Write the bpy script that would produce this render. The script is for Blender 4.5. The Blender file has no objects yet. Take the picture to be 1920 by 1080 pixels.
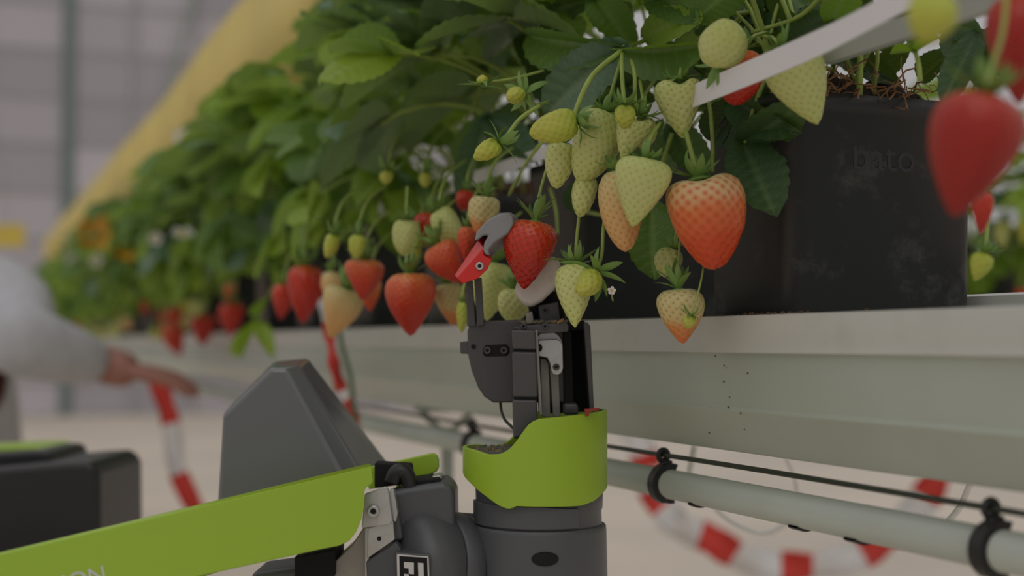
import bpy, bmesh, math, random
import numpy as np
from mathutils import Vector, Matrix, Quaternion

# ---------------------------------------------------------------- camera
F = 2667.0                                   # focal length in pixels of a 1920 px wide frame (50 mm lens)
TH = math.atan(100.0 / F)                    # slight upward pitch
PHI = math.atan(1035.0 / F * math.cos(TH))   # the row runs along +Y, 21 degrees left of the view axis
CAMZ = 1.25
CAM = Vector((0, 0, CAMZ))
FWD = Vector((math.sin(PHI) * math.cos(TH), math.cos(PHI) * math.cos(TH), math.sin(TH)))
RGT = Vector((math.cos(PHI), -math.sin(PHI), 0))
UPV = RGT.cross(FWD)
HF = Vector((math.sin(PHI), math.cos(PHI), 0))   # horizontal forward

scene = bpy.context.scene
cd = bpy.data.cameras.new('camera')
cd.sensor_width = 36.0
cd.lens = 36.0 * F / 1920.0
cd.clip_start = 0.05
cd.clip_end = 200
cd.dof.use_dof = True
cd.dof.focus_distance = 0.90
cd.dof.aperture_fstop = 4.0
cam = bpy.data.objects.new('camera', cd)
R3 = Matrix((RGT, UPV, -FWD)).transposed()
cam.matrix_world = Matrix.Translation(CAM) @ R3.to_4x4()
scene.collection.objects.link(cam)
scene.camera = cam

# ---------------------------------------------------------------- light
world = bpy.data.worlds.new('overcast_sky')
scene.world = world
world.use_nodes = True
nt = world.node_tree
nt.nodes.clear()
wo = nt.nodes.new('ShaderNodeOutputWorld')
bg = nt.nodes.new('ShaderNodeBackground')
tc = nt.nodes.new('ShaderNodeTexCoord')
sx = nt.nodes.new('ShaderNodeSeparateXYZ')
mr = nt.nodes.new('ShaderNodeMapRange')      # overcast luminance: zenith brighter than horizon
mr.inputs[1].default_value = 0.0; mr.inputs[2].default_value = 1.0
mr.inputs[3].default_value = 0.62; mr.inputs[4].default_value = 1.3
nt.links.new(tc.outputs['Generated'], sx.inputs[0])
nt.links.new(sx.outputs['Z'], mr.inputs[0])
nt.links.new(mr.outputs[0], bg.inputs['Strength'])
bg.inputs['Color'].default_value = (1.0, 0.97, 0.98, 1)
nt.links.new(bg.outputs[0], wo.inputs[0])

sd = bpy.data.lights.new('sun_through_haze', 'SUN')
sd.energy = 0.55
sd.angle = math.radians(40)
sd.color = (1.0, 0.97, 0.9)
sun = bpy.data.objects.new('sun_through_haze', sd)
sun.rotation_euler = (math.radians(38), math.radians(-20), 0)
scene.collection.objects.link(sun)

vs = scene.view_settings
vs.view_transform = 'Standard'
vs.look = 'None'
vs.exposure = -1.0
vs.gamma = 1.0
vs.use_curve_mapping = False

rng = random.Random(11)
COL = scene.collection

# ---------------------------------------------------------------- pixel <-> world helpers
def P(px, py, d):
    return CAM + FWD * d + RGT * ((px - 960) * d / F) + UPV * ((540 - py) * d / F)
def dep(px, x, py=500):
    """view depth at which the ray through px meets the vertical plane world-x = x"""
    v = FWD + RGT * ((px - 960) / F) + UPV * ((540 - py) / F)
    return x / v.x
def PX(px, py, x):
    return P(px, py, dep(px, x, py))
def proj(p):
    v = p - CAM
    d = v.dot(FWD)
    if d < 0.05: return (-9999, -9999, d)
    return (960 + F * v.dot(RGT) / d, 540 - F * v.dot(UPV) / d, d)

# ---------------------------------------------------------------- materials
def lin(c):
    return tuple(((v / 255) / 12.92 if v / 255 <= 0.04045 else ((v / 255 + 0.055) / 1.055) ** 2.4) for v in c)
def newmat(name):
    m = bpy.data.materials.new(name)
    m.use_nodes = True
    return m, m.node_tree, m.node_tree.nodes['Principled BSDF']
def mat(name, col, rough=0.5, metal=0.0, noise=0.0, nscale=30, bump=0.0, bscale=200, spec=0.5):
    m, t, b = newmat(name)
    b.inputs['Roughness'].default_value = rough
    b.inputs['Metallic'].default_value = metal
    b.inputs['Specular IOR Level'].default_value = spec
    b.inputs['Base Color'].default_value = (*col, 1)
    if noise or bump:
        tcn = t.nodes.new('ShaderNodeTexCoord')
    if noise:
        n = t.nodes.new('ShaderNodeTexNoise'); n.inputs['Scale'].default_value = nscale; n.inputs['Detail'].default_value = 5
        t.links.new(tcn.outputs['Object'], n.inputs['Vector'])
        r = t.nodes.new('ShaderNodeValToRGB')
        r.color_ramp.elements[0].position = 0.3; r.color_ramp.elements[1].position = 0.7
        r.color_ramp.elements[0].color = (*[c * (1 - noise) for c in col], 1)
        r.color_ramp.elements[1].color = (*[min(1, c * (1 + noise)) for c in col], 1)
        t.links.new(n.outputs['Fac'], r.inputs[0])
        t.links.new(r.outputs[0], b.inputs['Base Color'])
    if bump:
        n2 = t.nodes.new('ShaderNodeTexNoise'); n2.inputs['Scale'].default_value = bscale
        t.links.new(tcn.outputs['Object'], n2.inputs['Vector'])
        bm_ = t.nodes.new('ShaderNodeBump'); bm_.inputs['Strength'].default_value = bump; bm_.inputs['Distance'].default_value = 0.002
        t.links.new(n2.outputs['Fac'], bm_.inputs['Height'])
        t.links.new(bm_.outputs[0], b.inputs['Normal'])
    return m

def worn(name, col, dirt, rough, scale=25, lo=0.58, hi=0.72, amt=0.7, metal=0.0, spec=0.5, stretch=None):
    """a surface with dust or stains of their own shape"""
    m, t, b = newmat(name)
    b.inputs['Roughness'].default_value = rough
    b.inputs['Metallic'].default_value = metal
    b.inputs['Specular IOR Level'].default_value = spec
    tcn = t.nodes.new('ShaderNodeTexCoord')
    src = tcn.outputs['Object']
    if stretch:
        mp = t.nodes.new('ShaderNodeMapping'); mp.inputs['Scale'].default_value = stretch
        t.links.new(src, mp.inputs['Vector']); src = mp.outputs[0]
    n = t.nodes.new('ShaderNodeTexNoise'); n.inputs['Scale'].default_value = scale; n.inputs['Detail'].default_value = 9; n.inputs['Roughness'].default_value = 0.7
    t.links.new(src, n.inputs['Vector'])
    r = t.nodes.new('ShaderNodeMapRange'); r.inputs[1].default_value = lo; r.inputs[2].default_value = hi; r.inputs[4].default_value = amt
    t.links.new(n.outputs['Fac'], r.inputs[0])
    mx = t.nodes.new('ShaderNodeMix'); mx.data_type = 'RGBA'
    mx.inputs[6].default_value = (*col, 1); mx.inputs[7].default_value = (*dirt, 1)
    t.links.new(r.outputs[0], mx.inputs[0])
    t.links.new(mx.outputs[2], b.inputs['Base Color'])
    return m

def leaf_mat(name, dark, light, vein, rough=0.42, trans=0.28):
    m, t, b = newmat(name)
    L = t.links.new
    at = t.nodes.new('ShaderNodeAttribute'); at.attribute_name = 'vein'
    oi = t.nodes.new('ShaderNodeObjectInfo')
    tcn = t.nodes.new('ShaderNodeTexCoord')
    n = t.nodes.new('ShaderNodeTexNoise'); n.inputs['Scale'].default_value = 3.5; n.inputs['Detail'].default_value = 4
    L(tcn.outputs['Object'], n.inputs['Vector'])
    ad = t.nodes.new('ShaderNodeMath'); ad.operation = 'MULTIPLY_ADD'; ad.inputs[1].default_value = 0.35
    L(n.outputs['Fac'], ad.inputs[0]); L(oi.outputs['Random'], ad.inputs[2])
    mrr = t.nodes.new('ShaderNodeMapRange'); mrr.inputs[1].default_value = 0.1; mrr.inputs[2].default_value = 1.2
    L(ad.outputs[0], mrr.inputs[0])
    mx = t.nodes.new('ShaderNodeMix'); mx.data_type = 'RGBA'
    mx.inputs[6].default_value = (*dark, 1); mx.inputs[7].default_value = (*light, 1)
    L(mrr.outputs[0], mx.inputs[0])
    geo = t.nodes.new('ShaderNodeNewGeometry')
    mb = t.nodes.new('ShaderNodeMix'); mb.data_type = 'RGBA'          # paler underside
    bf = t.nodes.new('ShaderNodeMath'); bf.operation = 'MULTIPLY'; bf.inputs[1].default_value = 0.55
    L(geo.outputs['Backfacing'], bf.inputs[0]); L(bf.outputs[0], mb.inputs[0])
    mb.inputs[7].default_value = (0.30, 0.40, 0.22, 1)
    L(mx.outputs[2], mb.inputs[6])
    mv = t.nodes.new('ShaderNodeMix'); mv.data_type = 'RGBA'
    mv.inputs[7].default_value = (*vein, 1)
    vv = t.nodes.new('ShaderNodeMath'); vv.operation = 'MULTIPLY'; vv.inputs[1].default_value = 0.62
    L(at.outputs['Fac'], vv.inputs[0]); L(vv.outputs[0], mv.inputs[0]); L(mb.outputs[2], mv.inputs[6])
    L(mv.outputs[2], b.inputs['Base Color'])
    b.inputs['Roughness'].default_value = rough
    b.inputs['Specular IOR Level'].default_value = 0.42
    tr = t.nodes.new('ShaderNodeBsdfTranslucent')
    hs = t.nodes.new('ShaderNodeMix'); hs.data_type = 'RGBA'; hs.inputs[0].default_value = 0.6
    hs.inputs[7].default_value = (0.42, 0.62, 0.03, 1)
    L(mv.outputs[2], hs.inputs[6]); L(hs.outputs[2], tr.inputs['Color'])
    ms = t.nodes.new('ShaderNodeMixShader'); ms.inputs[0].default_value = trans
    L(b.outputs[0], ms.inputs[1]); L(tr.outputs[0], ms.inputs[2])
    out = t.nodes['Material Output']
    L(ms.outputs[0], out.inputs[0])
    return m

def berry_mat(name, stops, dim_col, dim_amt, rough=0.35, sss=0.05, namt=0.22):
    m, t, b = newmat(name)
    L = t.links.new
    a1 = t.nodes.new('ShaderNodeAttribute'); a1.attribute_name = 'along'
    a2 = t.nodes.new('ShaderNodeAttribute'); a2.attribute_name = 'dimple'
    tcn = t.nodes.new('ShaderNodeTexCoord')
    n = t.nodes.new('ShaderNodeTexNoise'); n.inputs['Scale'].default_value = 55; n.inputs['Detail'].default_value = 2
    L(tcn.outputs['Object'], n.inputs['Vector'])
    s = t.nodes.new('ShaderNodeMath'); s.operation = 'SUBTRACT'; s.inputs[1].default_value = 0.5
    L(n.outputs['Fac'], s.inputs[0])
    ma = t.nodes.new('ShaderNodeMath'); ma.operation = 'MULTIPLY_ADD'; ma.inputs[1].default_value = namt * 2
    L(s.outputs[0], ma.inputs[0]); L(a1.outputs['Fac'], ma.inputs[2])
    r = t.nodes.new('ShaderNodeValToRGB')
    el = r.color_ramp.elements
    el[0].position = stops[0][0]; el[0].color = (*stops[0][1], 1)
    el[1].position = stops[-1][0]; el[1].color = (*stops[-1][1], 1)
    for p, c in stops[1:-1]:
        e = el.new(p); e.color = (*c, 1)
    L(ma.outputs[0], r.inputs[0])
    mx = t.nodes.new('ShaderNodeMix'); mx.data_type = 'RGBA'
    mu = t.nodes.new('ShaderNodeMath'); mu.operation = 'MULTIPLY'; mu.inputs[1].default_value = dim_amt
    L(a2.outputs['Fac'], mu.inputs[0]); L(mu.outputs[0], mx.inputs[0])
    L(r.outputs[0], mx.inputs[6]); mx.inputs[7].default_value = (*dim_col, 1)
    L(mx.outputs[2], b.inputs['Base Color'])
    b.inputs['Roughness'].default_value = rough
    b.inputs['Subsurface Weight'].default_value = sss
    b.inputs['Subsurface Radius'].default_value = (0.006, 0.003, 0.0015)
    b.inputs['Subsurface Scale'].default_value = 0.6
    return m

M = {}
M['red'] = berry_mat('ripe_red_flesh', [(0.0, (0.80, 0.20, 0.05)), (0.14, (0.74, 0.060, 0.02)), (1.0, (0.46, 0.010, 0.012))], (0.34, 0.006, 0.008), 0.85, 0.22, 0.02)
M['dark'] = berry_mat('dimmed_dark_red_flesh', [(0.0, (0.55, 0.05, 0.02)), (0.3, (0.46, 0.018, 0.014)), (1.0, (0.36, 0.010, 0.010))], (0.25, 0.006, 0.006), 0.7, 0.35, 0.02)  # red darkened to stand in for weak light on the near berries
M['juice'] = mat('dried_red_juice', (0.30, 0.03, 0.015), 0.5)
M['rosy'] = berry_mat('bright_red_flesh', [(0.0, (0.80, 0.40, 0.14)), (0.14, (0.78, 0.16, 0.05)), (0.5, (0.72, 0.060, 0.025)), (1.0, (0.56, 0.020, 0.016))], (0.52, 0.02, 0.012), 0.55, 0.36, 0.04)
M['blush'] = berry_mat('blushing_orange_flesh', [(0.0, (0.78, 0.66, 0.34)), (0.2, (0.80, 0.52, 0.24)), (0.38, (0.80, 0.24, 0.07)), (0.68, (0.78, 0.10, 0.03)), (1.0, (0.74, 0.065, 0.02))], (0.72, 0.07, 0.015), 0.85, 0.38, 0.05)
M['cream'] = berry_mat('cream_flesh_orange_tip', [(0.0, (0.66, 0.66, 0.32)), (0.5, (0.72, 0.60, 0.28)), (0.68, (0.78, 0.30, 0.10)), (1.0, (0.78, 0.16, 0.05))], (0.62, 0.30, 0.06), 0.6, 0.42)
M['peach'] = berry_mat('pale_peach_flesh', [(0.0, (0.66, 0.66, 0.30)), (0.45, (0.74, 0.52, 0.22)), (1.0, (0.78, 0.40, 0.15))], (0.78, 0.28, 0.06), 0.6, 0.42)
M['pale'] = berry_mat('unripe_white_green_flesh', [(0.0, (0.60, 0.66, 0.22)), (0.5, (0.66, 0.67, 0.27)), (1.0, (0.60, 0.64, 0.20))], (0.50, 0.53, 0.13), 0.45, 0.42)
M['green'] = berry_mat('immature_yellow_green_flesh', [(0.0, (0.46, 0.56, 0.06)), (0.6, (0.56, 0.58, 0.09)), (1.0, (0.52, 0.52, 0.08))], (0.46, 0.46, 0.05), 0.4, 0.45)
M['achene_red'] = mat('golden_achene', (0.62, 0.26, 0.05), 0.4)
M['achene_pale'] = mat('green_brown_achene', (0.36, 0.36, 0.08), 0.5)
M['leaf'] = leaf_mat('strawberry_leaf', (0.06, 0.15, 0.04), (0.17, 0.31, 0.05), (0.28, 0.40, 0.16), 0.4, 0.32)
M['leaf_bright'] = leaf_mat('young_strawberry_leaf', (0.17, 0.32, 0.03), (0.34, 0.50, 0.05), (0.40, 0.52, 0.14), 0.42, 0.42)
M['leaf_blue'] = leaf_mat('bluish_strawberry_leaf', (0.07, 0.15, 0.085), (0.13, 0.23, 0.13), (0.24, 0.34, 0.22), 0.36, 0.14)
M['leaf_shaded'] = leaf_mat('shaded_strawberry_leaf', (0.035, 0.085, 0.03), (0.05, 0.11, 0.04), (0.14, 0.22, 0.09), 0.5, 0.14)  # leaf green darkened to imitate shade inside the canopy
M['sepal'] = mat('calyx_green', (0.20, 0.34, 0.08), 0.5, noise=0.25, nscale=150)
M['stem'] = mat('stem_green', (0.36, 0.46, 0.10), 0.42, noise=0.15, nscale=80)
M['petal'] = mat('white_petal', (0.80, 0.78, 0.74), 0.5)
M['stamen'] = mat('yellow_stamen', (0.72, 0.52, 0.06), 0.6)
M['orange_leaf'] = mat('withered_orange_leaf', (0.80, 0.40, 0.02), 0.5, noise=0.15, nscale=20)
M['pot'] = worn('black_pot_plastic', (0.026, 0.025, 0.026), (0.30, 0.28, 0.27), 0.40, 22, 0.55, 0.84, 0.5)
M['soil'] = mat('dark_peat', (0.035, 0.022, 0.015), 0.95, noise=0.5, nscale=300, bump=0.8, bscale=500)
M['fibre'] = mat('coir_fibre', (0.30, 0.15, 0.07), 0.8, noise=0.4, nscale=100)
M['gutter'] = worn('green_tinted_gutter_steel', (0.50, 0.55, 0.47), (0.46, 0.50, 0.42), 0.26, 8, 0.45, 0.7, 0.6)  # green mixed into the white imitates green reflected in the gloss
M['lip'] = worn('white_gutter_lip', (0.66, 0.66, 0.61), (0.50, 0.49, 0.43), 0.36, 10, 0.5, 0.75, 0.6)
M['band'] = mat('white_plastic_band', (0.86, 0.83, 0.86), 0.45)
M['band_shaded'] = mat('shaded_white_plastic_band', (0.42, 0.43, 0.39), 0.5)  # white band plastic darkened to grey, shade put into the colour
M['pipe'] = mat('pale_grey_pipe', (0.52, 0.56, 0.49), 0.3, noise=0.06, nscale=10)
M['black'] = mat('black_plastic', (0.018, 0.018, 0.018), 0.42)
M['hose'] = mat('black_hose', (0.035, 0.045, 0.03), 0.5)
M['floor'] = mat('sandy_ground_cloth', (0.62, 0.54, 0.445), 0.9, noise=0.12, nscale=0.5)
M['lime'] = worn('lime_green_shell', (0.36, 0.55, 0.035), (0.32, 0.48, 0.04), 0.34, 30, 0.55, 0.75, 0.5)
M['grey'] = worn('dark_grey_housing', (0.098, 0.101, 0.108), (0.16, 0.155, 0.15), 0.40, 28, 0.58, 0.8, 0.45)
M['hood'] = worn('grey_hood_plastic', (0.135, 0.14, 0.142), (0.18, 0.175, 0.17), 0.25, 22, 0.58, 0.8, 0.4, spec=1.0)
M['blackmetal'] = worn('black_anodised_metal', (0.080, 0.077, 0.078), (0.20, 0.18, 0.16), 0.36, 60, 0.60, 0.8, 0.5)
M['blackdeep'] = mat('matte_black_metal', (0.014, 0.013, 0.014), 0.75, spec=0.3)
M['steel'] = worn('brushed_steel', (0.55, 0.55, 0.53), (0.34, 0.32, 0.28), 0.32, 60, 0.5, 0.75, 0.5, metal=0.55)
M['brown_steel'] = worn('dusty_brown_steel', (0.34, 0.32, 0.29), (0.42, 0.37, 0.30), 0.45, 60, 0.5, 0.7, 0.6, metal=0.25)
M['redblock'] = mat('glossy_red_plastic', (0.74, 0.028, 0.022), 0.36)
M['pad'] = worn('grey_soft_rubber', (0.30, 0.30, 0.315), (0.20, 0.19, 0.19), 0.5, 60, 0.5, 0.8, 0.6)
M['padpale'] = worn('stained_pale_rubber', (0.74, 0.69, 0.64), (0.62, 0.20, 0.15), 0.5, 45, 0.56, 0.78, 0.5)
M['crumb'] = mat('soil_crumb', (0.24, 0.19, 0.10), 0.9, noise=0.6, nscale=300)
M['white'] = mat('white_print', (0.66, 0.64, 0.62), 0.5)
M['tape_red'] = mat('red_tape_print', (0.76, 0.055, 0.04), 0.5)
M['tape_white'] = mat('white_tape_print', (0.90, 0.88, 0.89), 0.5)
M['tape_yellow'] = mat('yellow_sticky_film', (0.74, 0.56, 0.10), 0.45, noise=0.10, nscale=3)
M['cord'] = mat('white_drip_tube', (0.88, 0.87, 0.84), 0.4)
M['twine'] = mat('green_twine', (0.16, 0.24, 0.14), 0.7)
M['post'] = mat('galvanised_post', (0.36, 0.40, 0.36), 0.45, metal=0.3)
M['mullion'] = mat('grey_green_frame', (0.17, 0.22, 0.21), 0.5)
M['rail'] = mat('pale_frame', (0.40, 0.40, 0.40), 0.5)
M['sweater'] = mat('light_grey_knit', (0.50, 0.50, 0.53), 0.9, noise=0.08, nscale=40)
M['trousers'] = mat('grey_green_trousers', (0.20, 0.23, 0.21), 0.9)
M['skin'] = mat('skin', (0.36, 0.155, 0.115), 0.5)
M['hair'] = mat('dark_hair', (0.05, 0.035, 0.025), 0.6)
M['eye'] = mat('eye_white', (0.75, 0.74, 0.7), 0.3)
M['lips'] = mat('lips', (0.40, 0.14, 0.12), 0.5)

def pane_mat():
    m, t, b = newmat('frosted_glazing')
    L = t.links.new
    oi = t.nodes.new('ShaderNodeObjectInfo')
    r = t.nodes.new('ShaderNodeValToRGB')
    r.color_ramp.elements[0].color = (0.60, 0.575, 0.60, 1); r.color_ramp.elements[1].color = (0.78, 0.75, 0.78, 1)
    L(oi.outputs['Random'], r.inputs[0]); L(r.outputs[0], b.inputs['Base Color'])
    b.inputs['Roughness'].default_value = 0.3
    tr = t.nodes.new('ShaderNodeBsdfTranslucent'); L(r.outputs[0], tr.inputs['Color'])
    ms = t.nodes.new('ShaderNodeMixShader'); ms.inputs[0].default_value = 0.5
    L(b.outputs[0], ms.inputs[1]); L(tr.outputs[0], ms.inputs[2])
    L(ms.outputs[0], t.nodes['Material Output'].inputs[0])
    return m
M['pane'] = pane_mat()

# ---------------------------------------------------------------- object helpers
ORG = {}                                      # world matrices of things
def link(o, parent=None):
    COL.objects.link(o)
    if parent is not None: o.parent = parent
    return o
def tag(o, label=None, cat=None, group=None, kind=None):
    if label: o['label'] = label
    if cat: o['category'] = cat
    if group: o['group'] = group
    if kind: o['kind'] = kind
    return o
def thing(name, label, cat, mtx=None, group=None, kind=None):
    o = bpy.data.objects.new(name, None)
    o.empty_display_size = 0.02
    link(o)
    if mtx is None: mtx = Matrix.Identity(4)
    if isinstance(mtx, Vector): mtx = Matrix.Translation(mtx)
    o.matrix_basis = mtx
    ORG[o.name] = mtx.copy()
    return tag(o, label, cat, group, kind)
def mkmesh(name, verts, faces, mats, smooth=False, fmat=None):
    me = bpy.data.meshes.new(name)
    me.from_pydata([tuple(v) for v in verts], [], [tuple(f) for f in faces])
    for m_ in (mats if isinstance(mats, (list, tuple)) else [mats]): me.materials.append(m_)
    if smooth: me.polygons.foreach_set('use_smooth', [True] * len(me.polygons))
    if fmat is not None: me.polygons.foreach_set('material_index', fmat)
    me.update()
    return me
def put(name, me, parent=None, mtx=None):
    o = bpy.data.objects.new(name, me)
    link(o, parent)
    if mtx is not None: o.matrix_basis = mtx
    return o
def wpart(name, verts, faces, mt, parent, smooth=False, bevel=0, seg=3, fmat=None):
    """a part given in world coordinates, stored in its parent's frame"""
    base = parent
    inv = ORG[parent.name].inverted() if parent is not None else Matrix.Identity(4)
    vs_ = [inv @ Vector(v) for v in verts]
    cen = sum(vs_, Vector()) / len(vs_) if parent is not None else Vector()
    me = mkmesh(name, [v - cen for v in vs_], faces, mt, smooth, fmat)
    o = put(name, me, base, Matrix.Translation(cen))
    if parent is not None: ORG[o.name] = ORG[parent.name] @ Matrix.Translation(cen)
    else: ORG[o.name] = Matrix.Identity(4)
    if bevel:
        b = o.modifiers.new('bevel', 'BEVEL'); b.width = bevel; b.segments = seg
        b.limit_method = 'ANGLE'; b.angle_limit = math.radians(35)
        me.polygons.foreach_set('use_smooth', [True] * len(me.polygons))
        w = o.modifiers.new('normals', 'WEIGHTED_NORMAL'); w.keep_sharp = False
    return o

def catmull(pts, n=6):
    pts = [Vector(p) for p in pts]
    if len(pts) < 3: 
        return [pts[0].lerp(pts[-1], i / n) for i in range(n + 1)]
    q = [pts[0] * 2 - pts[1]] + pts + [pts[-1] * 2 - pts[-2]]
    out = []
    for i in range(1, len(q) - 2):
        for k in range(n):
            t = k / n
            a, b, c, d = q[i - 1], q[i], q[i + 1], q[i + 2]
            out.append(0.5 * ((2 * b) + (c - a) * t + (2 * a - 5 * b + 4 * c - d) * t * t + (3 * b - a - 3 * c + d) * t ** 3))
    out.append(pts[-1])
    return out
def tube(path, r, sides=8, cap=True):
    n = len(path)
    rs = r if isinstance(r, (list, tuple)) else [r] * n
    if len(rs) != n:
        rs = [float(np.interp(i / (n - 1), np.linspace(0, 1, len(rs)), rs)) for i in range(n)]
    v, f = [], []
    t0 = (path[1] - path[0]).normalized()
    up = Vector((0, 0, 1)) if abs(t0.z) < 0.9 else Vector((1, 0, 0))
    nrm = (up - t0 * up.dot(t0)).normalized()
    for i in range(n):
        t = (path[min(i + 1, n - 1)] - path[max(i - 1, 0)]).normalized()
        nrm = (nrm - t * nrm.dot(t)).normalized()
        bn = t.cross(nrm)
        for k in range(sides):
            a = 2 * math.pi * k / sides
            v.append(path[i] + (nrm * math.cos(a) + bn * math.sin(a)) * rs[i])
    for i in range(n - 1):
        for k in range(sides):
            f.append((i * sides + k, i * sides + (k + 1) % sides, (i + 1) * sides + (k + 1) % sides, (i + 1) * sides + k))
    if cap:
        f.append(tuple(range(sides))[::-1]); f.append(tuple(range((n - 1) * sides, n * sides)))
    return v, f
def prism(poly, off):
    """extrude a world polygon by a vector (poly seen counter-clockwise or not: faces are fixed by bmesh)"""
    n = len(poly)
    v = [Vector(p) for p in poly] + [Vector(p) + off for p in poly]
    f = [tuple(range(n))[::-1], tuple(range(n, 2 * n))]
    for i in range(n): f.append((i, (i + 1) % n, n + (i + 1) % n, n + i))
    return v, f
def loft2(a, b):
    n = len(a)
    v = list(a) + list(b)
    f = [tuple(range(n))[::-1], tuple(range(n, 2 * n))]
    for i in range(n): f.append((i, (i + 1) % n, n + (i + 1) % n, n + i))
    return v, f
def boxw(c, ex, ey, ez):
    v, f = [], [(0, 1, 3, 2), (4, 6, 7, 5), (0, 4, 5, 1), (2, 3, 7, 6), (0, 2, 6, 4), (1, 5, 7, 3)]
    for i in (-1, 1):
        for j in (-1, 1):
            for k in (-1, 1): v.append(c + ex * i + ey * j + ez * k)
    return v, f
def aabox(x0, x1, y0, y1, z0, z1):
    return boxw(Vector(((x0 + x1) / 2, (y0 + y1) / 2, (z0 + z1) / 2)), Vector(((x1 - x0) / 2, 0, 0)), Vector((0, (y1 - y0) / 2, 0)), Vector((0, 0, (z1 - z0) / 2)))
def fixn(o):
    bm = bmesh.new(); bm.from_mesh(o.data)
    bmesh.ops.recalc_face_normals(bm, faces=bm.faces)
    bm.to_mesh(o.data); bm.free()
    return o
def joinmesh(lst):
    v, f = [], []
    for a, b in lst:
        k = len(v); v += list(a); f += [tuple(i + k for i in q) for q in b]
    return v, f
def lathe_pts(prof, axis_o, axis_d, e1, n=48):
    """revolve (radius, height) rows round an axis; open ends are capped"""
    e2 = axis_d.cross(e1)
    v, f = [], []
    for r, h in prof:
        for k in range(n):
            a = 2 * math.pi * k / n
            v.append(axis_o + axis_d * h + (e1 * math.cos(a) + e2 * math.sin(a)) * r)
    for i in range(len(prof) - 1):
        for k in range(n):
            f.append((i * n + k, i * n + (k + 1) % n, (i + 1) * n + (k + 1) % n, (i + 1) * n + k))
    f.append(tuple(range(n))[::-1]); f.append(tuple(range((len(prof) - 1) * n, len(prof) * n)))
    return v, f
ORD = ['first', 'second', 'third', 'fourth', 'fifth', 'sixth', 'seventh', 'eighth', 'ninth', 'tenth', 'eleventh', 'twelfth', 'thirteenth',
       'fourteenth', 'fifteenth', 'sixteenth', 'seventeenth', 'eighteenth', 'nineteenth', 'twentieth', 'twenty-first', 'twenty-second',
       'twenty-third', 'twenty-fourth', 'twenty-fifth', 'twenty-sixth', 'twenty-seventh', 'twenty-eighth', 'twenty-ninth', 'thirtieth',
       'thirty-first', 'thirty-second', 'thirty-third', 'thirty-fourth', 'thirty-fifth', 'thirty-sixth']

# ================================================================ setting
v, f = [Vector((-40, -6, 0)), Vector((60, -6, 0)), Vector((60, 70, 0)), Vector((-40, 70, 0))], [(0, 1, 2, 3)]
fl = put('floor', mkmesh('floor', v, f, M['floor'])); tag(fl, 'pale sandy ground cloth covering the greenhouse floor', kind='structure')

# far glazed end wall: frame posts, rails and single panes
WY = 25.0
wall = thing('wall_back', 'far greenhouse end wall of frosted panes in a grey-green frame', None, Vector((0, WY, 0)), kind='structure')
wx = [-5.2, -4.1, -3.0, -1.9, -0.8, 0.35, 1.66, 2.75, 3.8, 4.9, 6.0, 7.1, 8.2, 9.3]
wz = [0.0, 0.55, 1.35, 2.15, 2.95, 3.75, 4.55, 5.35, 6.15, 6.95, 7.75, 8.6]
for i, x in enumerate(wx):
    w = 0.105 if abs(x - 1.66) < 0.01 else 0.045
    wpart('mullion', *aabox(x - w, x + w, WY - 0.06, WY + 0.04, 0, 8.65), M['mullion'] if w > 0.1 else M['rail'], wall)
for z in wz:
    wpart('rail', *aabox(wx[0], wx[-1], WY - 0.03, WY + 0.03, z - 0.03, z + 0.03), M['rail'], wall)
pane_me = None
for i in range(len(wx) - 1):
    for k in range(len(wz) - 1):
        x0, x1, z0, z1 = wx[i], wx[i + 1], wz[k], wz[k + 1]
        if pane_me is None:
            pv, pf = aabox(-0.5, 0.5, -0.006, 0.006, -0.5, 0.5); pane_me = mkmesh('pane', pv, pf, M['pane'])
        put('pane', pane_me, wall, Matrix.Translation(((x0 + x1) / 2, 0, (z0 + z1) / 2)) @ Matrix.Diagonal((x1 - x0, 1, z1 - z0, 1)))
# diagonal wind brace seen as a soft grey streak on the wall
bv, bf = tube([Vector((2.2, WY - 0.12, 1.6)), Vector((3.9, WY - 0.12, 8.0))], 0.05, 8)
wpart('wind_brace', bv, bf, M['post'], wall)

# ---------------------------------------------------------------- growing gutters
def gutter(x0, y0, y1, label):
    g = thing('growing_gutter', label, 'gutter', Vector((x0 + 0.08, y0, CAMZ - 0.071)))
    def sweep(name, prof, m_, bev=0.0):
        a = [Vector((x0 + px, y0, CAMZ + pz)) for px, pz in prof]
        pv, pf = prism(a, Vector((0, y1 - y0, 0)))
        o = wpart(name, pv, pf, m_, g, bevel=bev); fixn(o); return o
    sweep('trough', [(0.004, -0.0076), (0.0055, -0.040), (0.0035, -0.0432), (0.0060, -0.0465), (0.020, -0.0712), (0.150, -0.0712), (0.166, 0.0115), (0.006, 0.0115)], M['gutter'], 0.0012)
    sweep('rolled_lip', [(0.0, 0.0158), (-0.0004, 0.004), (0.0008, -0.0012), (0.0002, -0.0070), (0.0050, -0.0078), (0.0100, 0.0112), (0.0098, 0.0150), (0.0060, 0.0163)], M['lip'], 0.0007)
    sweep('rear_lip', [(0.160, 0.0113), (0.168, 0.0113), (0.1695, 0.0300), (0.166, 0.0305), (0.1625, 0.0290)], M['lip'], 0.0005)
    return g
GX = 0.447
gut = gutter(GX, -0.6, 12.0, 'long white growing gutter carrying the nearest row of black pots')
r_ = random.Random(21)
lst = []
def crumb(q, s_):
    return ([q + Vector((s_, 0, 0)), q + Vector((-s_ * .6, s_, 0)), q + Vector((-s_ * .5, -s_ * .8, 0)), q + Vector((0, 0, s_ * .9)), q - Vector((0, 0, s_ * .6))], [(0, 1, 3), (1, 2, 3), (2, 0, 3), (1, 0, 4), (2, 1, 4), (0, 2, 4)])
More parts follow.
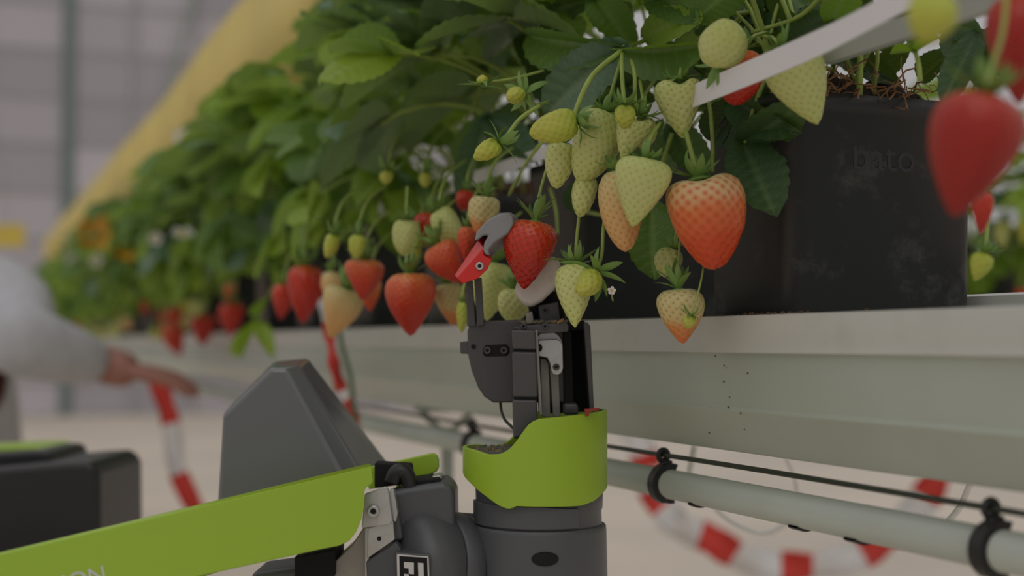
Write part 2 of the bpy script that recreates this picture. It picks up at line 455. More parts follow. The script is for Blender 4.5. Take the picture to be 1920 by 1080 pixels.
for px_, py_ in ((1386, 648), (1342, 668), (1358, 686), (1357, 716), (1368, 745), (1366, 764), (1389, 775), (1396, 806), (1330, 812), (1384, 650), (1362, 690), (1222, 641), (1402, 700)):
    lst.append(crumb(PX(px_, py_, GX + .0042), r_.uniform(.0005, .0011)))
for k in range(70):
    y = r_.choice([r_.uniform(.70, .86), r_.uniform(.55, 1.3), r_.uniform(.70, .80)])
    lst.append(crumb(Vector((GX + r_.uniform(.002, .011), y, CAMZ + .0165)), r_.uniform(.0005, .0017)))
tag(wpart('soil_specks', *joinmesh(lst), mat('brown_soil_speck', (0.12, 0.07, 0.035), 0.9), gut), kind='stuff')
GX2 = 1.62
gutter(GX2, 0.6, 6.0, 'white growing gutter of the next row, behind the near pots at right')

# thin posts that carry the near gutter
for i, (py_, lab) in enumerate([(1.50, 'thin grey-green gutter post just right of the grey hood')]):
    g = thing('gutter_post', lab, 'post', Vector((0.505, py_, 0)), 'posts under the near gutter')
    wpart('shaft', *tube([Vector((0.505, py_, 0)), Vector((0.505, py_, CAMZ - 0.095))], 0.007, 12), M['post'], g)
    wpart('saddle', *aabox(0.470, 0.545, py_ - 0.012, py_ + 0.012, CAMZ - 0.0775, CAMZ - 0.0715), M['post'], g)
    wpart('fork', *joinmesh([tube([Vector((0.505, py_, CAMZ - 0.105)), Vector((0.505 + s * 0.03, py_, CAMZ - 0.078))], 0.004, 8) for s in (-1, 1)]), M['post'], g)

# ---------------------------------------------------------------- pipe, drip hose and clips under the gutter
PXX, PZ, PR = 0.470, CAMZ - 0.1010, 0.0104
pp = wpart('irrigation_pipe', *tube([Vector((PXX, -0.5, PZ)), Vector((PXX, 12, PZ))], PR, 24), M['pipe'], None, True)
tag(pp, 'pale grey-green pipe running under the gutter, held by black clips', 'pipe')
hp = []
for i in range(60):
    y = -0.5 + i * 0.21
    hp.append(Vector((PXX - 0.004, y, PZ + 0.0202 + 0.0006 * math.sin(i * 1.3))))
ho = wpart('drip_hose', *tube(hp, 0.0017, 8), M['hose'], None, True)
tag(ho, 'thin black drip hose stretched just above the pale pipe', 'hose')
def clip(y, label):
    c = thing('pipe_clip', label, 'clip', Vector((PXX, y, PZ)), 'black clips joining hose and pipe')
    arc = []
    for k in range(22):
        a = math.radians(68 + k * (215 / 21))
        arc.append(Vector((PXX + math.cos(a) * (PR + 0.0021), y, PZ + math.sin(a) * (PR + 0.0021))))
    rr = [0.0018] + [0.0023] * 10 + [0.0019, 0.0013]
    pv, pf = [], []
    n = len(arc)
    for i, p in enumerate(arc):                       # flat band, 6 mm wide along the pipe
        rad = (p - Vector((PXX, y, PZ))).normalized()
        th = 0.0023 if i < n - 4 else 0.0013
        for (s, q) in ((-1, -1), (1, -1), (1, 1), (-1, 1)):
            pv.append(p + rad * th * q + Vector((0, 0.0046 * s, 0)))
    for i in range(n - 1):
        for k in range(4): pf.append((4 * i + k, 4 * i + (k + 1) % 4, 4 * i + 4 + (k + 1) % 4, 4 * i + 4 + k))
    pf.append((0, 1, 2, 3)); pf.append((4 * n - 4, 4 * n - 3, 4 * n - 2, 4 * n - 1))
    fixn(wpart('hook', pv, pf, M['black'], c, bevel=0.0004, seg=2))
    cc = Vector((PXX - 0.004, y, PZ + 0.0202))
    ring = [cc + Vector((math.cos(a) * 0.0038, 0, math.sin(a) * 0.0038)) for a in [2 * math.pi * k / 14 for k in range(15)]]
    wpart('eye', *tube(ring, 0.0021, 8, False), M['black'], c, True)
    fixn(wpart('neck', *aabox(PXX - 0.006, PXX + 0.002, y - 0.0032, y + 0.0032, PZ + 0.0108, PZ + 0.0168), M['black'], c, bevel=0.001))
    return c
clip(0.561, 'large black pipe clip nearest the camera at the lower right')
clip(0.905, 'black pipe clip just right of the robot wrist')
clip(1.31, 'blurred black pipe clip showing left of the robot collar')
for i, (px_, py_, ln, lab) in enumerate([(1504, 989, 0.010, 'small dark tie under the pipe, midway between the two clips'), (1612, 1015, 0.012, 'small dark tie under the pipe above the red tape patch'), (1310, 945, 0.006, 'tiny dark tie under the pipe just right of the hook clip')]):
    y = PX(px_, py_, PXX).y
    ring = [Vector((PXX + math.cos(a) * (PR + 0.0009), y, PZ + math.sin(a) * (PR + 0.0009))) for a in [math.pi * (1.30 + 0.45 * k / 12) for k in range(13)]]
    pv, pf = [], []
    for p in ring:
        rad = (p - Vector((PXX, y, PZ))).normalized()
        for (s, q) in ((-1, -1), (1, -1), (1, 1), (-1, 1)): pv.append(p + rad * 0.0007 * q + Vector((0, ln / 2 * s, 0)))
    for k0 in range(12):
        for k in range(4): pf.append((4 * k0 + k, 4 * k0 + (k + 1) % 4, 4 * k0 + 4 + (k + 1) % 4, 4 * k0 + 4 + k))
    o = fixn(wpart('pipe_tie', pv, pf, M['black'], None)); tag(o, lab, 'tie', 'dark ties under the pipe')

# ---------------------------------------------------------------- fruit support bands in front of the pots
def band(name, rows, x, thick, m_, label):
    """rows: (pixel column, lower slope, upper slope) measured against the row's vanishing point"""
    lo, hi = [], []
    for px_, a, b in rows:
        lo.append(PX(px_, 640 - a * (px_ + 75), x)); hi.append(PX(px_, 640 - b * (px_ + 75), x))
    lo, hi = catmull(lo, 4), catmull(hi, 4)
    n = len(lo)
    off = Vector((thick, 0, 0))
    v = []
    for a, b in zip(lo, hi): v += [a, b, b + off, a + off]
    f = []
    for i in range(n - 1):
        for k in range(4): f.append((4 * i + k, 4 * i + (k + 1) % 4, 4 * i + 4 + (k + 1) % 4, 4 * i + 4 + k))
    f += [(0, 1, 2, 3), (4 * n - 4, 4 * n - 3, 4 * n - 2, 4 * n - 1)]
    o = fixn(wpart(name, v, f, m_, None)); tag(o, label, 'band'); return o
band('fruit_support_band', [(60, .300, .328), (300, .300, .328), (700, .300, .328), (1000, .312, .334), (1150, .315, .340), (1313, .320, .351), (1510, .331, .362), (1620, .342, .370), (1750, .356, .386), (1950, .378, .408)], 0.412, 0.0012, M['band'],
     'white flat band running along the row in front of the pots')
band('support_rail', [(1542, .3215, .345), (1700, .3215, .345), (1850, .322, .345), (2000, .322, .345)], 0.462, 0.006, M['band_shaded'],
     'white rail coloured grey for shade just behind the white band above the pot')

# ---------------------------------------------------------------- pots
PW, PL, PH = 0.140, 0.105, 0.137
def rrect(x0, x1, y0, y1, r, n=5):
    pts = []
    for cx, cy, a0 in ((x1 - r, y1 - r, 0), (x0 + r, y1 - r, 90), (x0 + r, y0 + r, 180), (x1 - r, y0 + r, 270)):
        for k in range(n + 1):
            a = math.radians(a0 + 90 * k / n); pts.append((cx + r * math.cos(a), cy + r * math.sin(a)))
    return pts
def pot_meshes():
    rings = [(0.005, 0.0, 0.010), (0.0025, 0.003, 0.011), (0.0, 0.125, 0.014), (-0.0035, 0.1255, 0.015), (-0.0035, PH, 0.015), (-0.001, PH, 0.014), (0.004, 0.112, 0.012)]
    v, f = [], []
    n = 24
    for ins, z, r in rings:
        for x, y in rrect(-PW / 2 + ins, PW / 2 - ins, -PL / 2 + ins, PL / 2 - ins, r): v.append((x, y, z))
    for i in range(len(rings) - 1):
        for k in range(n): f.append((i * n + k, i * n + (k + 1) % n, (i + 1) * n + (k + 1) % n, (i + 1) * n + k))
    f.append(tuple(range(n))[::-1])
    body = mkmesh('pot_body', v, f, M['pot'], True)
    r_ = random.Random(4)
    sv, sf = [], []
    nx, ny = 22, 18
    for j in range(ny):
        for i in range(nx):
            x = (i / (nx - 1) - .5) * (PW - 0.010); y = (j / (ny - 1) - .5) * (PL - 0.010)
            e = min(i, nx - 1 - i, j, ny - 1 - j)
            sv.append((x, y, 0.118 + 0.034 * min(1, e / 5) ** 0.7 + r_.uniform(-.004, 0.006) * min(1, e)))
    for j in range(ny - 1):
        for i in range(nx - 1): sf.append((j * nx + i, j * nx + i + 1, (j + 1) * nx + i + 1, (j + 1) * nx + i))
    soil = mkmesh('soil', sv, sf, M['soil'], False)
    lst = []
    for k in range(130):
        x = r_.uniform(-PW / 2, PW / 2); y = r_.choice([r_.uniform(-PL / 2 - 0.003, PL / 2), -PL / 2 - r_.uniform(-0.006, 0.003)])
        p = Vector((x, y, 0.134 + r_.uniform(0, 0.018)))
        pts = [p]
        d = Vector((r_.uniform(-1, 1), r_.uniform(-1, .4), r_.uniform(-.3, .8))).normalized()
        for q in range(3):
            d = (d + Vector((r_.uniform(-.6, .6), r_.uniform(-.6, .6), r_.uniform(-.7, .4)))).normalized()
            pts.append(pts[-1] + d * r_.uniform(0.003, 0.008))
        lst.append(tube(pts, r_.uniform(0.0003, 0.0007), 4, False))
    fv, ff = joinmesh(lst)
    fib = mkmesh('coir_fibres', fv, ff, M['fibre'])
    return body, soil, fib
pot_body, soil_me, fib_me = pot_meshes()
txt = bpy.data.curves.new('lettering', 'FONT'); txt.body = 'bato'; txt.size = 0.026; txt.extrude = 0.0002; txt.align_x = 'CENTER'
to = bpy.data.objects.new('lettering_tmp', txt); COL.objects.link(to)
bpy.context.view_layer.update()
dg = bpy.context.evaluated_depsgraph_get()
let_me = bpy.data.meshes.new_from_object(to.evaluated_get(dg)); let_me.materials.clear(); let_me.materials.append(M['pot'])
bpy.data.objects.remove(to)
POTX = 0.460 + PW / 2
POTY0, DY = 0.7825, 0.31
def pot(x, y, label, near):
    t = thing('plant_pot', label, 'pot', Vector((x, y, CAMZ + 0.0130)), 'black square pots on the gutters')
    b = put('pot_body', pot_body, t)
    if near:
        put('embossed_lettering', let_me, b, Matrix.Translation((-0.001, -PL / 2 + 0.0006, 0.092)) @ Matrix.Rotation(math.radians(90), 4, 'X'))
    put('soil', soil_me, t)
    if near: tag(put('coir_fibres', fib_me, t), kind='stuff')
    return t
npots = 32
pots = []
for i in range(npots):
    y = POTY0 + DY * i
    pots.append(y)
    pot(POTX, y, f'black square plant pot, {ORD[i]} from the right in the near row', i < 3)
for i in range(9):
    pot(GX2 + 0.013 + PW / 2, 1.45 + DY * i, f'black pot on the farther gutter, {ORD[i]} from the right', False)

# ---------------------------------------------------------------- leaves
def leaflet_arrays(seed, fold, arch, ruff, wid=0.84):
    r_ = random.Random(seed)
    nv, nu = 46, 11
    V, vein, Fc = [], [], []
    nve = 8.0
    ph1, ph2 = r_.uniform(0, 6), r_.uniform(0, 6)
    for j in range(nv):
        v = j / (nv - 1)
        w = wid / 2 * (math.sin(math.pi * (0.02 + 0.98 * v) ** 0.92) ** 0.62) * (0.78 + 0.34 * v) if 0 < v < 1 else 0.002
        if v > 0.9: w *= 1 - ((v - 0.9) / 0.1) ** 2 * 0.25
        for i in range(nu):
            u = i / (nu - 1) * 2 - 1
            au = abs(u)
            phase = nve * (v - 0.30 * au * (1 - v * 0.5)) + 0.15
            fr = phase % 1.0
            x = u * w
            yy = v - 0.10 * au ** 2 * (1 - v)
            if au > 0.99 and 0.08 < v < 0.99:                # toothed margin
                x *= 0.945 + 0.11 * fr
            ridge = 0.5 - abs(fr - 0.5)                       # tissue bulges between the veins
            z = fold * au * w * 2 - arch * v * v + ruff * 0.03 * math.sin(5 * v + ph1 + u * 2) * au + 0.072 * ridge * min(1, 3 * au) * (1 - 0.3 * au)
            V.append((x, yy, z))
            vn = max(0, 1 - min(fr, 1 - fr) / 0.13) * (1 - 0.5 * au)
            if i == nu // 2: vn = 1.0
            vein.append(vn)
    for j in range(nv - 1):
        for i in range(nu - 1):
            Fc.append((j * nu + i, j * nu + i + 1, (j + 1) * nu + i + 1, (j + 1) * nu + i))
    return V, Fc, vein
def set_attr(me, name, vals):
    a = me.attributes.new(name, 'FLOAT', 'POINT'); a.data.foreach_set('value', [float(x) for x in vals])
LFA = [leaflet_arrays(s, fo, ar, ru, wd) for s, fo, ar, ru, wd in ((1, .12, .10, 1, .84), (2, .28, .16, 1, .82), (3, .05, .22, 1.6, .88), (4, .40, .12, .8, .80), (5, -.06, .28, 1.2, .90), (6, .2, .05, 1.5, .78))]
LF = {}
for key in ('leaf', 'leaf_bright', 'leaf_blue', 'leaf_shaded', 'orange_leaf'):
    LF[key] = []
    for V_, F_, ve in LFA:
        me = mkmesh('leaflet', V_, F_, M[key], True); set_attr(me, 'vein', ve); LF[key].append(me)

def leaf_proto(seed, e0, e1, length, lsize, m_):
    """petiole in the local x-z plane, three leaflets at its end"""
    r_ = random.Random(seed)
    pts = [Vector((0, 0, 0))]
    n = 9
    for k in range(n):
        e = math.radians(e0 + (e1 - e0) * (k / (n - 1)) ** 1.3)
        pts.append(pts[-1] + Vector((math.cos(e), 0.12 * math.sin(k * .7 + seed), math.sin(e))).normalized() * (length / n))
    pv, pf = tube(pts, [0.0021, 0.0017, 0.0014, 0.0012], 6, False)
    me = mkmesh('petiole', pv, pf, M['stem'], True)
    d = (pts[-1] - pts[-2]).normalized()
    side = Vector((0, 1, 0)); side = (side - d * side.dot(d)).normalized()
    nn = d.cross(side)
    if nn.z < 0: nn = -nn
    mats_, idx = [], []
    for ang, sc, dr in ((0, 1.0, r_.uniform(-5, 25)), (68 + r_.uniform(-12, 12), .92, r_.uniform(-10, 22)), (-68 + r_.uniform(-12, 12), .92, r_.uniform(-10, 22))):
        a = math.radians(ang)
        y = (d * math.cos(a) + side * math.sin(a)).normalized()
        x = y.cross(nn).normalized()
        mm = Matrix((x, y, nn)).transposed().to_4x4()
        mm = Matrix.Translation(pts[-1]) @ mm @ Matrix.Rotation(math.radians(-dr), 4, 'X') @ Matrix.Rotation(math.radians(r_.uniform(-18, 18)), 4, 'Y') @ Matrix.Scale(lsize * sc, 4)
        mats_.append(mm); idx.append(r_.randrange(6))
    return dict(pet=me, pts=pts, mm=mats_, idx=idx, m=m_, pv=pv, pf=pf)
PROTO = []
for k in range(24):
    m_ = ['leaf', 'leaf', 'leaf_bright', 'leaf', 'leaf_blue', 'leaf_bright'][k % 6]
    PROTO.append(leaf_proto(k, rng.uniform(62, 88), rng.uniform(-40, 45), rng.uniform(0.14, 0.31), rng.uniform(0.064, 0.086), m_))
DROOP = []
for k in range(8):
    DROOP.append(leaf_proto(100 + k, rng.uniform(30, 60), rng.uniform(-85, -50), rng.uniform(0.11, 0.18), rng.uniform(0.050, 0.066), ['leaf_bright', 'leaf', 'leaf_bright', 'leaf_bright'][k % 4]))
for p in PROTO + DROOP:                                # one mesh per leaf for plants far down the row
    lst, fm, ve = [(p['pv'], p['pf'])], [1] * len(p['pf']), [0] * len(p['pv'])
    for mm, ix in zip(p['mm'], p['idx']):
        V_, F_, vn = LFA[ix]
        lst.append(([mm @ Vector(q) for q in V_], F_)); fm += [0] * len(F_); ve += vn
    jv, jf = joinmesh(lst)
    p['joined'] = mkmesh('leaf', jv, jf, [M[p['m']], M['stem']], True, fm); set_attr(p['joined'], 'vein', ve)
def leaf_ok(M4, p, y):
    for mm in p['mm']:
        for q in ((0, 1, 0), (0, .5, 0), (.4, .6, 0), (-.4, .6, 0)):
            w = M4 @ (mm @ Vector(q))
            px_, py_, d = proj(w)
            if d < 0.5: return False
            if px_ < -60: return False
            s = (640 - py_) / (px_ + 75) if px_ > -70 else 9
            if s > 1.03 and py_ > -60: return False
            lim = 0.12 if px_ < 420 else 0.20 if px_ < 560 else 0.26
            if px_ > 820: lim = 0.37
            if s < lim: return False
            if px_ > 880 and d < 1.15 and py_ > 60: return False
            if px_ > 1500 and py_ > 20 : return False
            if px_ > 1150 and py_ > 60 and d < 1.5: return False
            if w.x > 0.66: return False
    for q in p['pts'][3:]:
        px_, py_, d = proj(M4 @ q)
        if d < 0.5: return False
        if px_ > 880 and d < 1.0 and py_ > 120: return False
    return True
def add_leaf(plant, M4, p, detailed):
    L4 = ORG[plant.name].inverted() @ M4
    if detailed:
        o = put('leaf', p['pet'], plant, L4)
        for mm, ix in zip(p['mm'], p['idx']): put('leaflet', LF[p['m']][ix], o, mm)
    else:
        o = put('leaf', p['joined'], plant, L4)
    return o
PLANTS = []
for i, y in enumerate(pots):
    base = Vector((POTX - 0.01, y, CAMZ + 0.145))
    pl = thing('strawberry_plant', f'leafy green strawberry plant growing in the {ORD[i]} pot from the right', 'plant', base, 'strawberry plants in the near row')
    PLANTS.append(pl)
    want = 12 if i == 0 else 30 if i < 3 else 44 if i < 9 else 34 if i < 20 else 24
    got = tries = 0
    while got < want and tries < want * 9:
        tries += 1
        p = PROTO[rng.randrange(len(PROTO))]
        az = math.pi + rng.gauss(0.25, 0.95) if rng.random() < 0.8 else rng.uniform(0, 2 * math.pi)
        tilt = rng.gauss(0.0, 0.22)
        M4 = Matrix.Translation(base + Vector((rng.uniform(-.045, .03), rng.uniform(-.05, .05), 0))) @ Matrix.Rotation(az, 4, 'Z') @ Matrix.Rotation(tilt, 4, 'Y') @ Matrix.Rotation(rng.uniform(-.35, .35), 4, 'X') @ Matrix.Scale(rng.uniform(0.78, 1.2), 4)
        if not leaf_ok(M4, p, y): continue
        add_leaf(pl, M4, p, i < 9); got += 1
    want = 0 if i < 2 else 6 if i < 4 else 16 if i < 9 else 18 if i < 22 else 12
    got = tries = 0
    while got < want and tries < want * 12:          # leaves that droop over the band towards the aisle
        tries += 1
        p = DROOP[rng.randrange(len(DROOP))]
        az = math.pi + rng.gauss(0.2, 0.55)
        M4 = Matrix.Translation(base + Vector((rng.uniform(-.07, -.02), rng.uniform(-.14, .14), 0))) @ Matrix.Rotation(az, 4, 'Z') @ Matrix.Rotation(rng.gauss(0.0, 0.2), 4, 'Y') @ Matrix.Rotation(rng.uniform(-.4, .4), 4, 'X') @ Matrix.Scale(rng.uniform(0.75, 1.15), 4)
        if not leaf_ok(M4, p, y): continue
        add_leaf(pl, M4, p, i < 9); got += 1
# plants of the next row
for i in range(9):
    y = 1.45 + DY * i
    base = Vector((GX2 + 0.07, y, CAMZ + 0.145))
    pl = thing('strawberry_plant', f'blurred strawberry plant on the farther gutter, {ORD[i]} from the right', 'plant', base, 'strawberry plants in the next row')
    for k in range(36):
        p = PROTO[rng.randrange(len(PROTO))] if k < 20 else DROOP[rng.randrange(len(DROOP))]
        M4 = Matrix.Translation(base) @ Matrix.Rotation(math.pi + rng.gauss(0, 1.1), 4, 'Z') @ Matrix.Rotation(rng.gauss(0.1, 0.3), 4, 'Y') @ Matrix.Scale(rng.uniform(0.8, 1.2), 4)
        add_leaf(pl, M4, p, False)

# ---- single leaves in the foreground, placed one by one on the first plants
def hero(plant, base, tip, width, kind, ix, xb, xt, face=(0, 0), petiole=None, flip=False):
    """a leaflet from base to tip (pixels + distance of its plane from the camera line)"""
    B, T = PX(*base, xb), PX(*tip, xt)
    y = (T - B); Ln = y.length; y.normalize()
    toc = (CAM - (B + T) / 2).normalized()
    nrm = (toc - y * toc.dot(y)).normalized()
    x = y.cross(nrm).normalized()
    Wd = width * ((B + T) / 2 - CAM).length / F
    R4 = Matrix((x, y, nrm)).transposed().to_4x4() @ Matrix.Rotation(math.radians(face[0]), 4, 'Y') @ Matrix.Rotation(math.radians(face[1]), 4, 'X')
    if flip: R4 = R4 @ Matrix.Rotation(math.pi, 4, 'Y')
    S = Matrix.Diagonal((Wd / 0.92, Ln, (Ln + Wd) / 2, 1))
    L4 = ORG[plant.name].inverted() @ Matrix.Translation(B) @ R4 @ S
    return put('leaflet', LF[kind][ix], None, None), L4
def hero_leaf(plant, path, blades):
    """path: (px, py, plane) of the petiole; blades: leaflets that share its end"""
    pts = catmull([PX(a, b, c) for a, b, c in path], 6)
    pv, pf = tube(pts, [0.0017, 0.0015, 0.0012], 6, True)
    o = wpart('leaf', pv, pf, M['stem'], plant, True)
    inv = ORG[o.name].inverted() @ ORG[plant.name]
    for bl in blades:
        l, L4 = hero(plant, *bl)
        l.parent = o; l.matrix_basis = inv @ L4
    return o
p1, p2, p3 = PLANTS[0], PLANTS[1], PLANTS[2]
# big trifoliate leaf at top centre
hero_leaf(p2, [(1290, 60, .47), (1230, 70, .44), (1165, 92, .405)], [
    ((1163, 92), (1012, 218), 128, 'leaf_blue', 0, .405, .385, (18, 0)),
    ((1160, 86), (1004, 62), 92, 'leaf', 1, .405, .40, (-24, 8)),
    ((1168, 92), (1322, 92), 92, 'leaf', 3, .405, .42, (34, 0))])
hero_leaf(p2, [(1440, 20, .50), (1360, 28, .46), (1302, 34, .43)], [
    ((1304, 34), (1180, 66), 84, 'leaf_bright', 2, .43, .42, (20, 0)),
    ((1302, 30), (1200, -34), 82, 'leaf', 0, .43, .43, (-10, 0)),
    ((1306, 34), (1400, -40), 84, 'leaf', 4, .43, .45, (10, 0))])
hero_leaf(p2, [(1200, -60, .47), (1150, -40, .44), (1110, -8, .43)], [
    ((1112, -6), (1000, 40), 92, 'leaf_shaded', 1, .43, .43, (12, 0)),
    ((1112, -6), (1180, 70), 80, 'leaf', 2, .43, .43, (-20, 0))])
# dark leaves hanging before the first pot
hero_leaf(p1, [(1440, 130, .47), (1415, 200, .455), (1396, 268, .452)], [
    ((1394, 270), (1452, 396), 128, 'leaf_shaded', 0, .452, .447, (-8, 0)),
    ((1396, 264), (1498, 214), 96, 'leaf_shaded', 2, .452, .45, (30, 0)),
    ((1390, 262), (1330, 190), 96, 'leaf_shaded', 4, .452, .455, (-25, 0))])
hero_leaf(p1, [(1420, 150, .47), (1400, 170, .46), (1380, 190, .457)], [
    ((1380, 188), (1480, 250), 86, 'leaf_shaded', 1, .457, .452, (30, 0)),
    ((1378, 190), (1330, 270), 80, 'leaf_shaded', 3, .457, .457, (20, 0))])
# leaflet behind the blushing berry
hero_leaf(p2, [(1260, 250, .46), (1235, 330, .45), (1222, 392, .44)], [((1222, 388), (1226, 520), 112, 'leaf', 0, .44, .432, (6, 0))])
# dark leaves left of the band
hero_leaf(p3, [(960, 150, .46), (930, 190, .43), (912, 226, .41)], [
    ((914, 226), (866, 402), 52, 'leaf_blue', 3, .41, .39, (38, 0)),
    ((916, 224), (1000, 296), 78, 'leaf_blue', 0, .41, .41, (-20, 0)),
    ((910, 226), (846, 318), 58, 'leaf', 1, .41, .40, (30, 0))])
hero_leaf(p3, [(960, 60, .46), (930, 70, .44), (905, 84, .43)], [
    ((962, 64), (928, 146), 48, 'leaf_blue', 1, .44, .43, (35, 0)),
    ((975, 40), (1010, 140), 60, 'leaf_shaded', 0, .44, .43, (10, 0)),
    ((940, 60), (890, 20), 60, 'leaf', 4, .44, .43, (10, 0))])
hero_leaf(p3, [(1040, 60, .48), (1010, 90, .455), (1000, 110, .45)], [
    ((1005, 100), (1040, 180), 90, 'leaf_shaded', 4, .45, .44, (10, 0)),
    ((1000, 120), (1070, 60), 90, 'leaf_shaded', 2, .455, .45, (0, 0)),
    ((1080, 120), (1200, 190), 90, 'leaf_shaded', 2, .465, .465, (0, 0))])
hero_leaf(p2, [(1300, 90, .48), (1250, 120, .475), (1230, 140, .475)], [
    ((1230, 130), (1150, 190), 90, 'leaf_shaded', 3, .475, .475, (0, 0)),
    ((1240, 130), (1330, 190), 90, 'leaf_shaded', 1, .475, .475, (0, 0)),
    ((1230, 200), (1180, 300), 80, 'leaf_shaded', 0, .47, .47, (0, 0)),
    ((1260, 240), (1330, 330), 80, 'leaf_shaded', 0, .47, .47, (0, 0))])
# leaves over the rows of fruit left of the gripper
hero_leaf(PLANTS[3], [(860, 300, .47), (810, 330, .43), (770, 348, .40)], [
    ((775, 346), (672, 372), 62, 'leaf_blue', 1, .40, .385, (35, 0)),
    ((778, 348), (800, 410), 66, 'leaf', 0, .40, .385, (20, 0)),
    ((780, 340), (845, 345), 50, 'leaf', 3, .40, .41, (30, 0))])
hero_leaf(PLANTS[3], [(1090, 395, .46), (1140, 405, .455), (1150, 400, .452)], [((1092, 340), (1070, 400), 60, 'leaf_shaded', 0, .45, .45, (0, 0))])
# seedling and dark leaf on the first pot
hero_leaf(p1, [(1725, 152, .50), (1722, 120, .50), (1716, 96, .50)], [
    ((1716, 98), (1668, 98), 22, 'leaf_bright', 3, .50, .50, (40, 0)),
    ((1716, 98), (1690, 62), 22, 'leaf', 3, .50, .50, (40, 0)),
    ((1716, 98), (1760, 70), 24, 'leaf_bright', 3, .50, .50, (-40, 0))])
hero_leaf(p1, [(1830, 120, .56), (1838, 90, .56), (1830, 62, .56)], [
    ((1832, 64), (1770, 178), 66, 'leaf_shaded', 2, .56, .52, (10, 0)),
    ((1832, 64), (1850, 170), 70, 'leaf_shaded', 0, .56, .55, (10, 0)),
    ((1832, 60), (1760, 40), 60, 'leaf_shaded', 0, .56, .55, (10, 0))])
hero_leaf(p1, [(1600, 150, .52), (1580, 90, .50), (1560, 40, .48)], [
    ((1560, 40), (1460, 90), 86, 'leaf_shaded', 2, .48, .47, (10, 0)),
    ((1560, 40), (1600, -40), 80, 'leaf', 0, .48, .47, (10, 0)),
    ((1558, 42), (1480, 0), 80, 'leaf_shaded', 4, .48, .48, (10, 0))])
hero_leaf(p1, [(1560, 130, .52), (1500, 120, .50), (1450, 110, .49)], [
    ((1450, 110), (1400, 20), 90, 'leaf_shaded', 0, .49, .48, (0, 0)),
    ((1450, 110), (1370, 110), 90, 'leaf_shaded', 2, .49, .49, (0, 0)),
    ((1450, 110), (1420, 200), 80, 'leaf_shaded', 4, .49, .48, (0, 0))])

# shaded leaves deeper inside the first plants
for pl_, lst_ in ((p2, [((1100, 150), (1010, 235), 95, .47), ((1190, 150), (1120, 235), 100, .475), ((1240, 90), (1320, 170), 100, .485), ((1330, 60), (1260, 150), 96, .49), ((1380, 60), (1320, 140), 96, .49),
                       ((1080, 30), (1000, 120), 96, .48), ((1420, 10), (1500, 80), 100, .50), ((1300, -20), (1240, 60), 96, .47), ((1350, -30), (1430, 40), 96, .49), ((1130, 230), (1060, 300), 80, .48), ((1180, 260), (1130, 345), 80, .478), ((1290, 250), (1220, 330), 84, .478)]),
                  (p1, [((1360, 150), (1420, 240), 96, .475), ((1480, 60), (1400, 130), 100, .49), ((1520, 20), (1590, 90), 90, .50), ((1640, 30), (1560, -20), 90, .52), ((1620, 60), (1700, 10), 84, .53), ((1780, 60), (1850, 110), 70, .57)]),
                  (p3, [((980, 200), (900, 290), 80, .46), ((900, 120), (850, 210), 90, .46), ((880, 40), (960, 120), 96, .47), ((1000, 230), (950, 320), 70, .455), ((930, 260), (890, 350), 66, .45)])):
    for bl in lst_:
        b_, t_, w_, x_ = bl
        hero_leaf(pl_, [(b_[0] + 40, b_[1] - 50, x_ + .03), (b_[0] + 12, b_[1] - 18, x_ + .006), (b_[0], b_[1], x_)], [(b_, t_, w_, rng.choice(['leaf_shaded', 'leaf_shaded', 'leaf']), rng.randrange(6), x_, x_ - .006, (rng.uniform(-25, 25), 0))])

# bare fruit stalks and stems of the first plants
for pl_, path_ in ((p2, [(1040, 248, .40), (1012, 272, .392), (984, 310, .388), (954, 366, .384)]), (p1, [(1322, 150, .45), (1331, 200, .445), (1336, 260, .44), (1337, 322, .437)]),
                   (p3, [(1032, 352, .43), (1042, 390, .43), (1046, 440, .43)]), (p2, [(1330, 60, .47), (1260, 110, .45), (1200, 190, .44)]), (p2, [(1400, 20, .48), (1320, 100, .46), (1230, 170, .45)]),
                   (p1, [(1470, -20, .5), (1450, 40, .49), (1440, 110, .48)]), (p1, [(1340, -20, .48), (1330, 30, .48), (1350, 80, .47)]), (p1, [(1560, -30, .47), (1500, 30, .47), (1410, 60, .46)]),
                   (p3, [(830, 330, .44), (870, 240, .43), (905, 150, .44)]), (p3, [(870, 320, .45), (900, 200, .45), (860, 60, .46)]), (PLANTS[3], [(830, 320, .46), (740, 230, .42), (690, 190, .40)]),
                   (PLANTS[3], [(850, 320, .46), (790, 230, .43), (720, 150, .41)]), (PLANTS[3], [(800, 310, .45), (720, 240, .42), (640, 200, .40)])):
    hero_leaf(pl_, path_, [])
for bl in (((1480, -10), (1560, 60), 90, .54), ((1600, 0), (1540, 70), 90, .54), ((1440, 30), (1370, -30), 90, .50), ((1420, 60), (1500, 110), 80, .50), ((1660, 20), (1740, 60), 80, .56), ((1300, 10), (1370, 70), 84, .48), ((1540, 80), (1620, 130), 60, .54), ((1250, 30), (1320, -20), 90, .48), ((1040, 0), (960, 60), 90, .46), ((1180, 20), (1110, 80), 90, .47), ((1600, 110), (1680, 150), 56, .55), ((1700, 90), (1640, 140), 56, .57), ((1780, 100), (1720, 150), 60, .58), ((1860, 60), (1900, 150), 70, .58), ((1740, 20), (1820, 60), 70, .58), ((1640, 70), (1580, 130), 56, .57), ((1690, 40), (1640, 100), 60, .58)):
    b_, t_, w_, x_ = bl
    hero_leaf(p1 if b_[0] > 1350 else p2, [(b_[0] + 20, b_[1] - 50, x_ + .03), (b_[0] + 8, b_[1] - 18, x_ + .006), (b_[0], b_[1], x_)], [(b_, t_, w_, 'leaf_shaded', rng.randrange(6), x_, x_ - .004, (rng.uniform(-25, 25), 0))])

